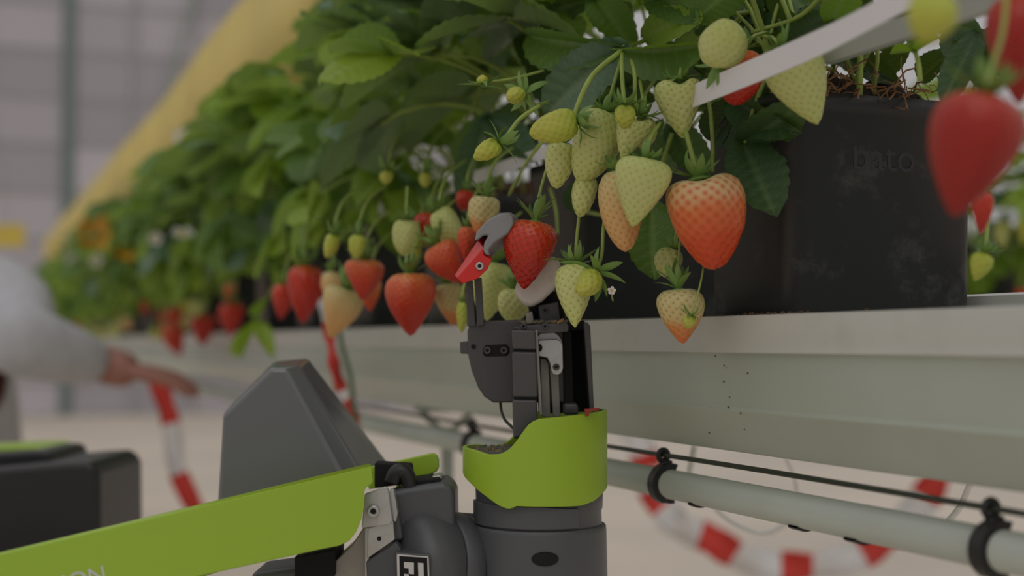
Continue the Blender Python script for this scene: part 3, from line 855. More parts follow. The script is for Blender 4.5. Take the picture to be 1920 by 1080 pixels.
# blue-green leaves and a pale drooping truss left of the gripper
hero_leaf(PLANTS[4], [(700, 330, .45), (640, 340, .40), (606, 366, .385)], [
    ((606, 368), (548, 474), 74, 'leaf_blue', 0, .385, .375, (25, 0)), ((604, 366), (520, 400), 62, 'leaf_blue', 1, .385, .38, (-20, 0)), ((610, 366), (640, 440), 62, 'leaf', 2, .385, .38, (10, 0))])
hero_leaf(PLANTS[6], [(560, 350, .44), (540, 360, .39), (516, 382, .375)], [
    ((516, 384), (476, 474), 60, 'leaf_blue', 4, .375, .365, (20, 0)), ((514, 382), (440, 420), 54, 'leaf', 1, .375, .37, (-20, 0))])
hero_leaf(PLANTS[5], [(610, 420, .40), (556, 462, .37), (516, 530, .36), (480, 606, .355)], [
    ((480, 606), (446, 674), 40, 'leaf_bright', 3, .355, .35, (20, 0)), ((482, 606), (510, 664), 36, 'leaf_bright', 0, .355, .35, (-20, 0)), ((500, 560), (470, 600), 26, 'leaf_bright', 1, .357, .355, (10, 0)), ((548, 468), (520, 540), 34, 'leaf_bright', 3, .37, .362, (30, 0))])
hero_leaf(PLANTS[3], [(760, 330, .44), (700, 380, .41), (660, 410, .40)], [
    ((700, 384), (650, 440), 40, 'leaf_bright', 3, .40, .39, (30, 0)), ((720, 400), (742, 470), 46, 'leaf', 1, .42, .41, (20, 0)), ((840, 360), (812, 440), 52, 'leaf', 3, .43, .42, (20, 0))])

# ================================================================ strawberries
SHAPES = {
    'cone':  [(0, .22), (.02, .50), (.06, .74), (.14, .93), (.24, 1.0), (.36, .985), (.50, .88), (.65, .70), (.80, .46), (.91, .26), (.97, .13), (1, 0)],
    'round': [(0, .25), (.02, .48), (.08, .72), (.20, .92), (.36, 1.0), (.52, .985), (.68, .86), (.82, .64), (.92, .42), (.975, .22), (1, 0)],
    'long':  [(0, .30), (.02, .55), (.06, .74), (.15, .92), (.30, 1.0), (.48, .97), (.64, .86), (.80, .66), (.91, .43), (.97, .24), (1, 0)],
    'heart': [(0, .30), (.015, .62), (.05, .82), (.12, .96), (.20, 1.0), (.34, .95), (.50, .80), (.66, .60), (.82, .38), (.93, .20), (.98, .10), (1, 0)],
    'blunt': [(0, .34), (.015, .60), (.05, .80), (.12, .94), (.24, 1.0), (.42, .96), (.60, .84), (.76, .64), (.88, .45), (.95, .30), (.985, .17), (1, 0)],
}
def berry_arrays(L, W, shape, seed, nth, nt, ang=0.0, squash=1.0, dent=0.0, dimple=1.0):
    r_ = np.random.RandomState(seed)
    prof = SHAPES[shape]
    tt = np.linspace(0, 1, nt) ** 1.0
    tt = 0.5 - 0.5 * np.cos(np.pi * tt)
    pr = np.interp(tt, [p[0] for p in prof], [p[1] for p in prof])
    for _ in range(2): pr[1:-1] = 0.25 * pr[:-2] + 0.5 * pr[1:-1] + 0.25 * pr[2:]
    pr[-1] = 0
    th = np.linspace(0, 2 * np.pi, nth, endpoint=False)
    T, A = np.meshgrid(tt, th, indexing='ij')
    R = np.repeat(pr[:, None], nth, 1) * W / 2
    p = r_.uniform(0, 6.28, 4)
    R = R * (1 + ang * (0.5 * np.cos(3 * A + p[0]) + 0.35 * np.cos(2 * A + p[1]) * (1 - T) + 0.3 * np.cos(5 * A + p[2] + 3 * T)))
    X, Y = R * np.cos(A), R * np.sin(A) * squash
    Z = -T * L + 0.07 * W * np.exp(-(R / (0.20 * W)) ** 2) * (T > .5) * 0
    Z = Z - dent * W * np.exp(-(X / (0.18 * W)) ** 2) * np.exp(-(T / 0.22) ** 2)      # cleft between two shoulders
    Z = Z - 0.06 * W * np.exp(-(np.hypot(X, Y) / (0.16 * W)) ** 2) * (T < .2)
    bend = r_.uniform(-.05, .05, 2) * W
    X = X + bend[0] * np.sin(np.pi * T); Y = Y + bend[1] * np.sin(np.pi * T)
    V = np.stack([X, Y, Z], -1)
    # normals
    dT = np.gradient(V, axis=0); dA = np.roll(V, -1, 1) - np.roll(V, 1, 1)
    N = np.cross(dT, dA); N /= np.maximum(np.linalg.norm(N, axis=2, keepdims=True), 1e-12)
    cen = np.array([0, 0, -L * 0.45])
    if ((V - cen) * N).sum() < 0: N = -N
    # achene pits on a spiral
    ds = 0.0042 * 1.0
    pts, pn = [], []
    ga = 2.39996
    # arc length for even spacing
    prw = pr * W / 2
    area = np.concatenate([[0], np.cumsum(0.5 * (prw[1:] + prw[:-1]) * np.hypot(np.diff(prw), np.diff(tt * L)))])
    ns = int(2 * np.pi * area[-1] / (ds * ds * 0.95))
    ns = max(40, min(ns, 260))
    for k in range(ns):
        a_ = (k + 0.5) / ns * area[-1]
        t_ = np.interp(a_, area, tt)
        if t_ < 0.03: continue
        it = int(np.clip(np.searchsorted(tt, t_), 1, nt - 1))
        al = (ga * k) % (2 * np.pi)
        ia = int(round(al / (2 * np.pi) * nth)) % nth
        w = (t_ - tt[it - 1]) / max(tt[it] - tt[it - 1], 1e-9)
        pts.append(V[it - 1, ia] * (1 - w) + V[it, ia] * w); pn.append(N[it, ia])
    pts = np.array(pts); pn = np.array(pn)
    Vf = V.reshape(-1, 3)
    dist = np.full(len(Vf), 1e9)
    for c in range(0, len(Vf), 2000):
        d = np.linalg.norm(Vf[c:c + 2000, None, :] - pts[None], axis=2).min(1); dist[c:c + 2000] = d
    sg = math.sqrt(2 * np.pi * area[-1] / ns) * 0.34
    dm = np.exp(-(dist / sg) ** 2)
    Vd = Vf - N.reshape(-1, 3) * (dm * sg * 0.42 * dimple)[:, None]
    Fc = []
    for i in range(nt - 1):
        for k in range(nth):
            Fc.append((i * nth + k, (i + 1) * nth + k, (i + 1) * nth + (k + 1) % nth, i * nth + (k + 1) % nth))
    Fc.append(tuple(range(nth)))
    return Vd, Fc, T.reshape(-1), dm, pts - pn * sg * 0.30, pn, sg
def achene_arrays(pts, nrm, s):
    v, f = [], []
    for p, n in zip(pts, nrm):
        n = Vector(n); p = Vector(p)
        d = Vector((0, 0, -1)); d = (d - n * d.dot(n))
        if d.length < 1e-4: d = Vector((1, 0, 0))
        d.normalize(); e = n.cross(d)
        k = len(v)
        v += [p + d * s * 1.0, p + e * s * .55, p - d * s * .8, p - e * s * .55, p + n * s * .5, p - n * s * .5]
        f += [(k, k + 1, k + 4), (k + 1, k + 2, k + 4), (k + 2, k + 3, k + 4), (k + 3, k, k + 4), (k + 1, k, k + 5), (k + 2, k + 1, k + 5), (k + 3, k + 2, k + 5), (k, k + 3, k + 5)]
    return v, f
def sepal_mesh(curl, wd=0.34):
    """unit long, +x outward, z up"""
    V, Fc = [], []
    n = 7
    for j in range(n):
        t = j / (n - 1)
        w = wd / 2 * math.sin(math.pi * (0.16 + 0.84 * t)) ** 0.8 if j < n - 1 else 0.01
        a = curl * t
        x = math.sin(a) / curl if abs(curl) > 1e-3 else t
        z = (1 - math.cos(a)) / curl if abs(curl) > 1e-3 else 0
        for u in (-1, 0, 1): V.append((x, u * w, z + abs(u) * w * 0.35))
    for j in range(n - 1):
        for i in range(2): Fc.append((j * 3 + i, j * 3 + i + 1, j * 3 + 4 + i, j * 3 + 3 + i))
    return mkmesh('sepal', V, Fc, M['sepal'], True)
SEP = [sepal_mesh(c, w) for c, w in ((0.9, .27), (1.5, .23), (0.3, .30), (-0.5, .28))]
hub_v, hub_f = lathe_pts([(0.0, 0.30), (0.20, 0.30), (0.34, 0.16), (0.62, 0.05), (0.9, -0.03), (0.6, -0.12)], Vector(), Vector((0, 0, 1)), Vector((1, 0, 0)), 12)
HUB = mkmesh('calyx', hub_v, hub_f, M['sepal'], True)
bseed = [0]
CACHE = {}
def calyx(parent, W, n, r_, size, up, mtx=None):
    """hub with single sepals"""
    hub = put('calyx', HUB, parent, (mtx or Matrix.Identity(4)) @ Matrix.Translation((0, 0, -0.03 * W)) @ Matrix.Scale(W * 0.20, 4))
    for k in range(n):
        az = 2 * math.pi * (k + r_.uniform(-.25, .25)) / n
        m4 = Matrix.Rotation(az, 4, 'Z') @ Matrix.Translation((0.28, 0, 0.08)) @ Matrix.Rotation(-math.radians(up + r_.uniform(-22, 22)), 4, 'Y') @ Matrix.Scale(size * r_.uniform(.75, 1.15) / (W * 0.20), 4)
        put('sepal', SEP[r_.randrange(4)], hub, m4)
    return hub
def berry(label, cal, tip, width, kind, shape='cone', plane=0.41, d=None, stem=None, toward=0.0, hi=True, ang=0.09, squash=0.93, dent=0.0,
          sepals=11, ssize=0.42, up=35, spin=0.0, group=None, stem_r=0.0011, seeds=None, dimple=1.0, cat='strawberry'):
    bseed[0] += 1
    sd_ = bseed[0]
    r_ = random.Random(sd_)
    if d is None: d = dep((cal[0] + tip[0]) / 2, plane, (cal[1] + tip[1]) / 2)
    C, T = P(*cal, d), P(*tip, d + toward)
    L = (C - T).length; W = width * d / F
    z = (C - T).normalized()
    x = (RGT - z * RGT.dot(z)).normalized(); y = z.cross(x)
    m4 = Matrix.Translation(C) @ Matrix((x, y, z)).transposed().to_4x4() @ Matrix.Rotation(spin, 4, 'Z')
    t = thing('strawberry', label, cat, m4, group)
    nth, nt_ = (120, 70) if hi else (48, 30)
    V_, F_, al, dm, pts, pn, sg = berry_arrays(L, W, shape, sd_, nth, nt_, ang, squash, dent, dimple)
    me = mkmesh('flesh', V_, F_, M[kind], True); set_attr(me, 'along', al); set_attr(me, 'dimple', dm)
    b = put('flesh', me, t)
    if (seeds if seeds is not None else hi) and kind != 'green':
        av, af = achene_arrays(pts, pn, sg * 0.42)
        tag(put('achenes', mkmesh('achenes', av, af, M['achene_red'] if kind in ('red', 'rosy', 'blush', 'dark') else M['achene_pale']), b), kind='stuff')
    if sepals: calyx(t, W, sepals, r_, W * ssize * 1.5, up)
    if stem is None: stem = [(cal[0] + 3, cal[1] - 30), (cal[0] + 14, cal[1] - 70)]
    if stem:
        path = [C - z * 0.002]
        for q in stem:
            path.append(P(q[0], q[1], q[2] if len(q) > 2 else d + 0.004 * len(path)))
        inv = m4.inverted()
        tv, tf = tube([inv @ q for q in catmull(path, 6)], stem_r, 8)
        put('stem', mkmesh('stem', tv, tf, M['stem'], True), t)
    return t
G1 = 'strawberries hanging around the gripper'
# --- the fruit being picked
berry('ripe red strawberry clasped between the grey and pale gripper pads', (1004, 413), (982, 543), 101, 'red', 'cone', d=.925, stem=[(1010, 372), (1024, 320), (1040, 280, .95)], ang=.05, ssize=.34, up=58, sepals=14, stem_r=.0010, squash=1.0, group=G1)
berry('pale green conical strawberry with a bushy calyx just right of the gripper', (1078, 494), (1078, 615), 70, 'pale', 'cone', d=.905, stem=[(1081, 452), (1086, 405), (1092, 360, .93)], ssize=.5, up=25, sepals=10, group=G1, toward=-.008)
berry('small smooth yellow-green berry overlapping the pale conical berry', (1118, 512), (1085, 552), 46, 'green', 'long', d=.893, stem=[(1128, 480), (1131, 430), (1136, 395, .92)], ssize=.95, up=20, sepals=8, group=G1, toward=-.01, stem_r=.0011)
berry('large orange-red blushing strawberry, cream at the shoulders', (1308, 330), (1342, 506), 152, 'blush', 'blunt', d=.855, stem=[(1300, 300), (1290, 262), (1280, 225, .875)], ang=.07, dent=.06, ssize=.26, up=40, sepals=10, stem_r=.0016, group=G1)
berry('pale green heart-shaped strawberry in front of the blushing berries', (1212, 297), (1186, 426), 106, 'pale', 'heart', d=.845, stem=[(1214, 280), (1222, 255), (1238, 230, .87)], ang=.05, ssize=.3, up=10, group=G1, dimple=.8)
berry('long cream and peach strawberry behind the pale heart-shaped one', (1160, 318), (1174, 473), 84, 'peach', 'long', d=.875, stem=[(1166, 300), (1180, 280)], ang=.07, ssize=.35, group=G1)
berry('elongated whitish strawberry slanting down in the upper cluster', (1136, 208), (1086, 342), 92, 'pale', 'long', d=.895, stem=[(1142, 190), (1150, 160, .90), (1165, 110, .90)], ang=.06, ssize=.34, group=G1)
berry('small pale strawberry at the left edge of the upper cluster', (1056, 268), (1042, 354), 60, 'pale', 'blunt', d=.905, stem=[(1060, 250), (1075, 225)], ssize=.4, group=G1)
berry('narrow pale green berry hanging below the upper cluster', (1102, 328), (1087, 408), 48, 'pale', 'long', d=.90, stem=[(1106, 310)], ssize=.3, sepals=6, group=G1)
berry('smooth yellow-green berry pointing left beneath the big bluish leaf', (1082, 226), (992, 252), 64, 'green', 'long', d=.875, stem=[(1084, 196), (1112, 140), (1164, 96, .90)], ssize=.62, up=15, stem_r=.0017, group=G1, spin=1.0)
berry('small yellow-green fruitlet at the top of the pale cluster', (1172, 196), (1172, 242), 40, 'green', 'round', d=.862, stem=[(1168, 165), (1166, 130), (1166, 100, .90)], ssize=.8, up=12, stem_r=.0013, group=G1)
berry('pale two-lobed strawberry in the middle of the upper cluster', (1200, 216), (1166, 300), 66, 'pale', 'heart', d=.87, stem=[(1191, 185), (1190, 140), (1184, 112, .90)], ang=.06, dent=.18, ssize=.5, up=5, stem_r=.0013, group=G1)
berry('pale rounded berry lobe beside the two-lobed strawberry', (1208, 218), (1206, 282), 46, 'pale', 'round', d=.878, stem=[(1206, 190), (1200, 150, .90)], sepals=6, ssize=.4, group=G1)
berry('pale cleft strawberry touching the end of the white band', (1272, 146), (1282, 260), 92, 'pale', 'heart', d=.87, stem=[(1280, 120, .89), (1300, 90, .92)], ang=.06, dent=.14, ssize=.3, up=-5, group=G1)
berry('pale green round strawberry resting above the white band', (1350, 116), (1366, 40), 92, 'pale', 'round', d=.835, stem=[(1360, 140), (1400, 150, .86), (1440, 100, .88)], ssize=.36, up=30, group=G1, toward=-.022, dimple=.6)
berry('red strawberry half hidden behind the white band', (1392, 92), (1376, 198), 96, 'rosy', 'round', d=.85, stem=[(1410, 70), (1440, 60, .88)], ssize=.3, group=G1)
berry('large pale conical strawberry hanging below the white band by the pot', (1466, 88), (1534, 234), 116, 'pale', 'cone', d=.812, stem=[(1450, 72), (1430, 68, .87)], ang=.05, ssize=.3, group=G1)
berry('small cream strawberry with an orange tip hanging lowest before the gutter', (1272, 540), (1280, 645), 92, 'cream', 'cone', d=.875, stem=[(1273, 500), (1276, 440, .885), (1290, 380, .90)], ssize=.44, up=42, sepals=11, stem_r=.0008, group=G1, ang=.05)
berry('tiny green fruitlet dangling in front of the lowest cream strawberry', (1296, 590), (1288, 616), 24, 'green', 'round', d=.852, stem=[(1306, 560), (1318, 508, .865), (1322, 460, .89)], ssize=.8, up=-5, sepals=9, stem_r=.0006, group=G1)
berry('small pale berry peeping out under the dark leaflet', (1264, 466), (1244, 520), 52, 'pale', 'round', d=.915, stem=[(1268, 440), (1272, 400)], group=G1)
berry('yellow-green fruitlet at the end of a curved stem, left of the cluster', (936, 268), (888, 298), 38, 'green', 'long', d=.905, stem=[(952, 252), (976, 222), (1012, 198, .92)], ssize=.9, up=15, sepals=8, stem_r=.0014, group=G1)
berry('small yellow-green fruitlet with open sepals left of the big leaf', (982, 176), (950, 184), 34, 'green', 'round', d=.935, stem=[(1004, 196, .95), (1030, 190, .97)], ssize=1.0, up=10, sepals=8, group=G1, toward=-.008)
berry('dark green flower bud on a thin stalk at the upper left of the cluster', (906, 158), (904, 140), 22, 'green', 'round', d=.955, stem=[(930, 152), (968, 146), (1020, 132, .97)], ssize=1.4, up=-15, sepals=8, group=G1, stem_r=.0009)
# --- near the lens, right
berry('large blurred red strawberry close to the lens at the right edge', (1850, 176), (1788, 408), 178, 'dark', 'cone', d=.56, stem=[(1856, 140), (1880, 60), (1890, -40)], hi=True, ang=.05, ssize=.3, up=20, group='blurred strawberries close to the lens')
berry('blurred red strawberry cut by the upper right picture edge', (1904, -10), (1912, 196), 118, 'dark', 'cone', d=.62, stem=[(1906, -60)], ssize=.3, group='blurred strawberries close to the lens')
berry('blurred yellow-green berry in front of the white band at top right', (1752, -16), (1732, 82), 96, 'green', 'round', d=.52, stem=[(1758, -60)], ssize=.4, group='blurred strawberries close to the lens')
berry('small red strawberry showing between the pot and the blurred berry', (1846, 360), (1840, 441), 40, 'red', 'cone', d=.70, stem=[(1850, 330)], group='strawberries at the right of the first pot')
berry('green fruitlet with spread sepals beside the right edge of the pot', (1846, 474), (1828, 528), 44, 'green', 'cone', d=.735, stem=[(1850, 445), (1852, 400), (1846, 350)], ssize=.6, up=5, group='strawberries at the right of the first pot')
# --- left of the gripper, slightly out of focus
G2 = 'strawberries hanging left of the gripper'
def b2(label, cal, tip, w, kind, shape='cone', d=1.1, **k):
    k.setdefault('group', G2); k.setdefault('stem', [(cal[0] + 4, cal[1] - 30), (cal[0] + 20, cal[1] - 66, d + .03), (cal[0] + 52, cal[1] - 92, d + .06)])
    return berry(label, cal, tip, w, kind, shape, d=d, **k)
b2('plump orange-red strawberry hanging alone just left of the robot', (768, 510), (770, 631), 98, 'rosy', 'cone', 1.10, ssize=.3, up=30)
b2('orange-red strawberry under a green calyx, left of the lone plump one', (682, 486), (680, 564), 76, 'rosy', 'heart', 1.18, ssize=.4)
b2('small yellow-green fruitlet above the orange-red strawberry', (672, 440), (668, 486), 32, 'green', 'long', 1.16, ssize=.7)
b2('yellow-green fruitlet at the left of a fruitlet pair', (626, 440), (612, 484), 30, 'green', 'long', 1.19, ssize=.7)
b2('pale green blushing strawberry partly under the orange-red one', (650, 540), (618, 634), 82, 'peach', 'heart', 1.24)
b2('small orange strawberry showing behind the pale blushing one', (694, 520), (694, 584), 44, 'blush', 'cone', 1.28)
b2('small orange-tinted strawberry above the pale blushing one', (622, 508), (620, 560), 40, 'peach', 'round', 1.32)
b2('large dark red strawberry at left, blurred', (572, 496), (568, 607), 72, 'red', 'cone', 1.42, hi=False)
b2('smaller dark red strawberry tucked left of the large dark red one', (532, 532), (526, 600), 44, 'red', 'cone', 1.50, hi=False)
b2('narrow pale green strawberry hanging below blue-green leaves', (764, 412), (758, 481), 52, 'pale', 'long', 1.13, stem=[(762, 390), (764, 350)])
b2('slim green fruitlet beside the narrow pale strawberry', (782, 440), (780, 492), 20, 'green', 'long', 1.15)
b2('orange and red strawberry tilted to the right behind the red block', (818, 456), (864, 532), 70, 'rosy', 'cone', 1.08)
b2('deep red strawberry in the shade behind the tilted orange one', (806, 398), (800, 464), 54, 'red', 'cone', 1.16)
b2('slanting pale strawberry above the tilted orange one', (822, 392), (868, 470), 52, 'pale', 'long', 1.10)
b2('cream and orange strawberry under a green cap beside the grey pad', (910, 368), (902, 444), 60, 'cream', 'blunt', 1.03, up=45, ssize=.5)
b2('pinkish red strawberry left of the grey gripper pad', (876, 424), (872, 490), 34, 'rosy', 'cone', 1.06)
b2('small dark red strawberry under the folded leaflet', (874, 356), (868, 396), 36, 'red', 'round', 1.12)
b2('pale whitish strawberry behind the black finger bar', (926, 490), (912, 602), 84, 'pale', 'cone', 1.05)
b2('pale green strawberry just below the gripped fruit', (962, 540), (960, 606), 62, 'pale', 'round', 1.02)
b2('orange-tipped pale strawberry left of the finger bar', (838, 530), (850, 612), 58, 'cream', 'cone', 1.12)
b2('small green fruitlet hanging just left of the gripper plate', (866, 566), (866, 624), 22, 'green', 'long', 1.05, ssize=.4)
b2('yellowish flower bud left of the folded leaflets', (728, 318), (722, 346), 26, 'green', 'round', 1.2, ssize=1.0, up=0)
b2('yellow-green bud beside the blue-green leaves', (800, 322), (796, 352), 24, 'green', 'round', 1.2, ssize=.9, up=0)
G3 = 'blurred strawberries farther down the row'
def b3(label, cal, tip, w, kind, shape='cone', plane=.40, **k):
    k.setdefault('group', G3); k.setdefault('stem', [(cal[0] + 3, cal[1] - 20), (cal[0] + 10, cal[1] - 50)])
    return berry(label, cal, tip, w, kind, shape, plane=plane, hi=False, sepals=7, **k)
b3('blurred red strawberry left of the grey hood, nearest of three', (436, 566), (432, 632), 48, 'red')
b3('blurred red strawberry, middle one of three above the reaching hand', (378, 588), (380, 648), 50, 'red')
b3('blurred pinkish strawberry above the reaching hand, leftmost of three', (320, 604), (338, 668), 44, 'rosy')
b3('blurred orange strawberry high among the leaves above the hand', (345, 520), (330, 590), 32, 'blush')
b3('small blurred orange strawberry between two red ones', (432, 528), (430, 566), 26, 'blush')
# pale and ripening fruit of the far part of the row
CN = {'pale': 'whitish-green', 'green': 'yellow-green', 'peach': 'peach', 'rosy': 'orange-red'}
for i in range(6, 27):
    y = pots[i]
    for k, yo in enumerate((-.10, 0.0, .09)):
        pnt = Vector((rng.uniform(.375, .42), y + yo + rng.uniform(-.03, .03), CAMZ + rng.uniform(.03, .12)))
        px_, py_, d_ = proj(pnt)
        if px_ < 40: continue
        s = F / d_
        kd = rng.choice(['pale', 'pale', 'green', 'green', 'peach', 'rosy', 'pale'])
        L_, W_ = rng.uniform(.030, .042) * s, rng.uniform(.024, .032) * s
        berry(f'blurred {CN[kd]} strawberry before the {ORD[i]} pot, {["nearest", "middle one", "farthest"][k]} of its three', (px_, py_), (px_ + rng.uniform(-4, 4), py_ + L_), W_, kd, rng.choice(['cone', 'round', 'long']), d=d_, hi=False, seeds=False,
              sepals=6, group='strawberries far down the near row', stem=[(px_, py_ - .02 * s), (px_ + .01 * s, py_ - .06 * s)])
# fruit of the next row, seen past the right edge of the first pot
for j, (px_, py_, w_, kd, lab) in enumerate([(1882, 412, 34, 'pale', 'blurred yellow-green berry of the farther row, right of the pot'), (1922, 405, 34, 'green', 'blurred yellow-green berry cut by the right picture edge'),
                                     (1917, 540, 30, 'red', 'blurred red berry at the right picture edge above the gutter lip')]):
    berry(lab, (px_, py_), (px_ - 2, py_ + 52 if j < 2 else py_ + 36), w_, kd, 'long', d=dep(px_, 1.52, py_), hi=False, sepals=6, group='fruit of the farther row')

# ---------------------------------------------------------------- blossoms and odd leaves among the foliage
def blossom(px_, py_, dia, plane, label, tilt):
    d_ = dep(px_, plane, py_)
    c = P(px_, py_, d_); r = dia / 2 * d_ / F
    r_ = random.Random(int(px_))
    nz = (CAM - c).normalized(); nz = (nz + Vector((0, 0, tilt))).normalized()
    x = nz.orthogonal().normalized(); y = nz.cross(x)
    t = thing('strawberry_blossom', label, 'blossom', Matrix.Translation(c) @ Matrix((x, y, nz)).transposed().to_4x4(), 'white blossoms among the leaves')
    for k in range(5):
        V_ = [(0, 0, 0)]; n = 10
        for q in range(n):
            a = 2 * math.pi * q / n
            V_.append((r * (.56 + .44 * math.cos(a)), r * .40 * math.sin(a), r * .12 * (1 + math.cos(a)) + .02 * r))
        me = mkmesh('petal', [(r * .5, 0, 0)] + V_[1:], [(0, 1 + q, 1 + (q + 1) % n) for q in range(n)], M['petal'], True)
        put('petal', me, t, Matrix.Rotation(2 * math.pi * k / 5 + r_.uniform(-.1, .1), 4, 'Z'))
    cv, cf = lathe_pts([(r * .28, 0), (r * .30, r * .12), (r * .18, r * .26), (r * .02, r * .30)], Vector(), Vector((0, 0, 1)), Vector((1, 0, 0)), 14)
    put('flower_centre', mkmesh('flower_centre', cv, cf, M['stamen'], True), t)
    sv, sf = tube([Vector((0, 0, 0)), Vector((.001, .001, -.006)), Vector((.002, .003, -.014))], .0007, 6)
    put('stem', mkmesh('stem', sv, sf, M['stem'], True), t)
for a in [(342, 256, 36, .37, 'white blossom on the outer leaves below the yellow tape', .3), (312, 316, 38, .35, 'larger white blossom of a pair at the canopy edge', .4), (280, 322, 28, .35, 'smaller white blossom of a pair at the canopy edge', 0),
          (342, 440, 46, .31, 'brightest white blossom in the middle of the far foliage', 1.5), (291, 447, 28, .31, 'faint white blossom left of the brightest one', 0), (180, 488, 26, .30, 'white blossom low in the farthest foliage, right of a pair', 0),
          (137, 489, 30, .30, 'white blossom low in the farthest foliage, left of a pair', 0), (1148, 548, 20, None, 'small white bud beside the pale conical berry', 0)]:
    if a[3] is None: blossom(1147, 545, 17, .89 * (FWD + RGT * ((1147 - 960) / F)).x, a[4], .2)
    else: blossom(*a)
def lone_leaf(name, label, cat, base, tip, w_, plane, ix, key='orange_leaf'):
    B, T = PX(*base, plane), PX(*tip, plane)
    y = (T - B); Ln = y.length; y.normalize()
    toc = (CAM - B).normalized(); n_ = (toc - y * toc.dot(y)).normalized(); x = y.cross(n_)
    W_ = w_ * (B - CAM).length / F
    o = put(name, LF[key][ix], None, Matrix.Translation(B) @ Matrix((x, y, n_)).transposed().to_4x4() @ Matrix.Diagonal((W_ / .92, Ln, Ln, 1)))
    return tag(o, label, cat)
lone_leaf('withered_leaf', 'blurred orange withered leaf on the far canopy', 'leaf', (182, 388), (170, 474), 66, .30, 0)
lone_leaf('withered_leaf', 'small blurred orange leaf right of the larger orange one', 'leaf', (186, 440), (216, 462), 30, .30, 2)

# yellow sticky film stretched above the row, and a yellow trap card at the far left
zb, zt = CAMZ + .50, CAMZ + .812
v, f = [], []
ys = np.linspace(0.3, 12, 60)
for y in ys:
    sag = .006 * math.sin(y * 2.1)
    for x_, z_ in ((.62, zb + sag), (.62, zt + sag), (.6215, zt + sag), (.6215, zb + sag)): v.append(Vector((x_ + .004 * math.sin(y * 3 + z_ * 9), y, z_)))
n = len(ys)
for i in range(n - 1):
    for k in range(4): f.append((4 * i + k, 4 * i + (k + 1) % 4, 4 * i + 4 + (k + 1) % 4, 4 * i + 4 + k))
f += [(0, 1, 2, 3), (4 * n - 4, 4 * n - 3, 4 * n - 2, 4 * n - 1)]
tag(fixn(wpart('sticky_insect_tape', v, f, M['tape_yellow'], None, True)), 'broad yellow insect tape stretched above the strawberry row', 'tape')
c = P(18, 442, 5.2)
t = thing('sticky_trap_card', 'small blurred yellow trap card at the left picture edge', 'trap card', c)
fixn(wpart('card', *boxw(c, RGT * .056, UPV * .042, FWD * .001), M['tape_yellow'], t, bevel=.0008, seg=2))
wpart('hanging_wire', *tube([c + UPV * .04, c + UPV * .9 + RGT * -.12], .0012, 6), M['twine'], t)

# ---------------------------------------------------------------- barrier tape and cords behind / under the gutter
def ribbon(label, path, width, seg_cols, name='barrier_tape', wob=0.0, upv=None):
    """path of world points; alternating red and white lengths"""
    pts = catmull(path, 10)
    L_ = [0]
    for a, b in zip(pts, pts[1:]): L_.append(L_[-1] + (b - a).length)
    v, f, fm = [], [], []
    for i, p in enumerate(pts):
        t_ = (pts[min(i + 1, len(pts) - 1)] - pts[max(i - 1, 0)]).normalized()
        s_ = t_.cross(HF).normalized()
        tw = wob * math.sin(i * .35)
        s_ = (s_ * math.cos(tw) + HF * math.sin(tw)).normalized()
        o_ = t_.cross(s_) * .0004
        v += [p - s_ * width / 2 - o_, p + s_ * width / 2 - o_, p + s_ * width / 2 + o_, p - s_ * width / 2 + o_]
    for i in range(len(pts) - 1):
        u = L_[i] / L_[-1]
        c_ = [c for a, c in seg_cols if u >= a][-1]
        for k in range(4): f.append((4 * i + k, 4 * i + (k + 1) % 4, 4 * i + 4 + (k + 1) % 4, 4 * i + 4 + k)); fm.append(c_)
    o = wpart(name, v, f, [M['tape_red'], M['tape_white']], None, True, fmat=fm)
    return tag(o, label, 'barrier tape', 'red and white barrier tapes')
D = 2.7
ribbon('red and white barrier tape sagging in a loop below the gutter at right',
       [P(*q) for q in ((1190, 800, D), (1212, 872, D), (1232, 935, D), (1275, 985, D), (1330, 1010, D), (1392, 1046, D), (1465, 1062, D), (1550, 1058, D), (1632, 1030, D), (1700, 975, D), (1752, 905, D), (1780, 830, D))],
       .060, [(0, 1), (.055, 0), (.09, 1), (.145, 0), (.185, 1), (.29, 0), (.385, 1), (.49, 0), (.555, 1), (.67, 0), (.76, 1), (.86, 0), (.94, 1)], wob=.5)
ribbon('red and white barrier tape hanging down below the reaching hand',
       [P(*q) for q in ((292, 700, 2.6), (306, 745, 2.6), (322, 800, 2.6), (330, 870, 2.6), (342, 905, 2.6), (372, 965, 2.6), (410, 1040, 2.6))],
       .036, [(0, 0), (.27, 1), (.53, 0), (.8, 1)], wob=.3)
ribbon('narrow red tape hanging in front of the gutter behind the grey hood',
       [P(*q) for q in ((606, 560, 1.62), (618, 630, 1.6), (628, 690, 1.6), (645, 740, 1.6), (660, 768, 1.6), (668, 800, 1.6))],
       .014, [(0, 1), (.18, 0), (.70, 1), (.78, 0)], wob=.9)
o = wpart('green_twine', *tube(catmull([P(632, 590, 1.6), P(642, 650, 1.6), P(658, 710, 1.6), P(664, 770, 1.6), P(680, 830, 1.6)], 8), .0028, 8), M['twine'], None, True)
tag(o, 'green twine hanging beside the narrow red tape', 'twine')
def cord(label, pts, r=.0022):
    o = wpart('drip_tube', *tube(catmull(pts, 10), r, 8), M['cord'], None, True)
    tag(o, label, 'tube', 'thin white drip tubes')
cord('thin white tube curling from the gutter down behind the pipe', [P(1440, 790, 1.02), P(1484, 880, 1.15), P(1494, 915, 1.18), P(1492, 955, 1.18), P(1470, 985, 1.18), P(1430, 1000, 1.18), P(1375, 980, 1.18), P(1338, 948, 1.18), P(1325, 910, 1.18)])
cord('thin white tube hanging behind the pipe near the right clip', [P(1846, 850, .80), P(1818, 910, .9), P(1800, 950, .92), P(1774, 982, .92), P(1755, 1000, .92)])
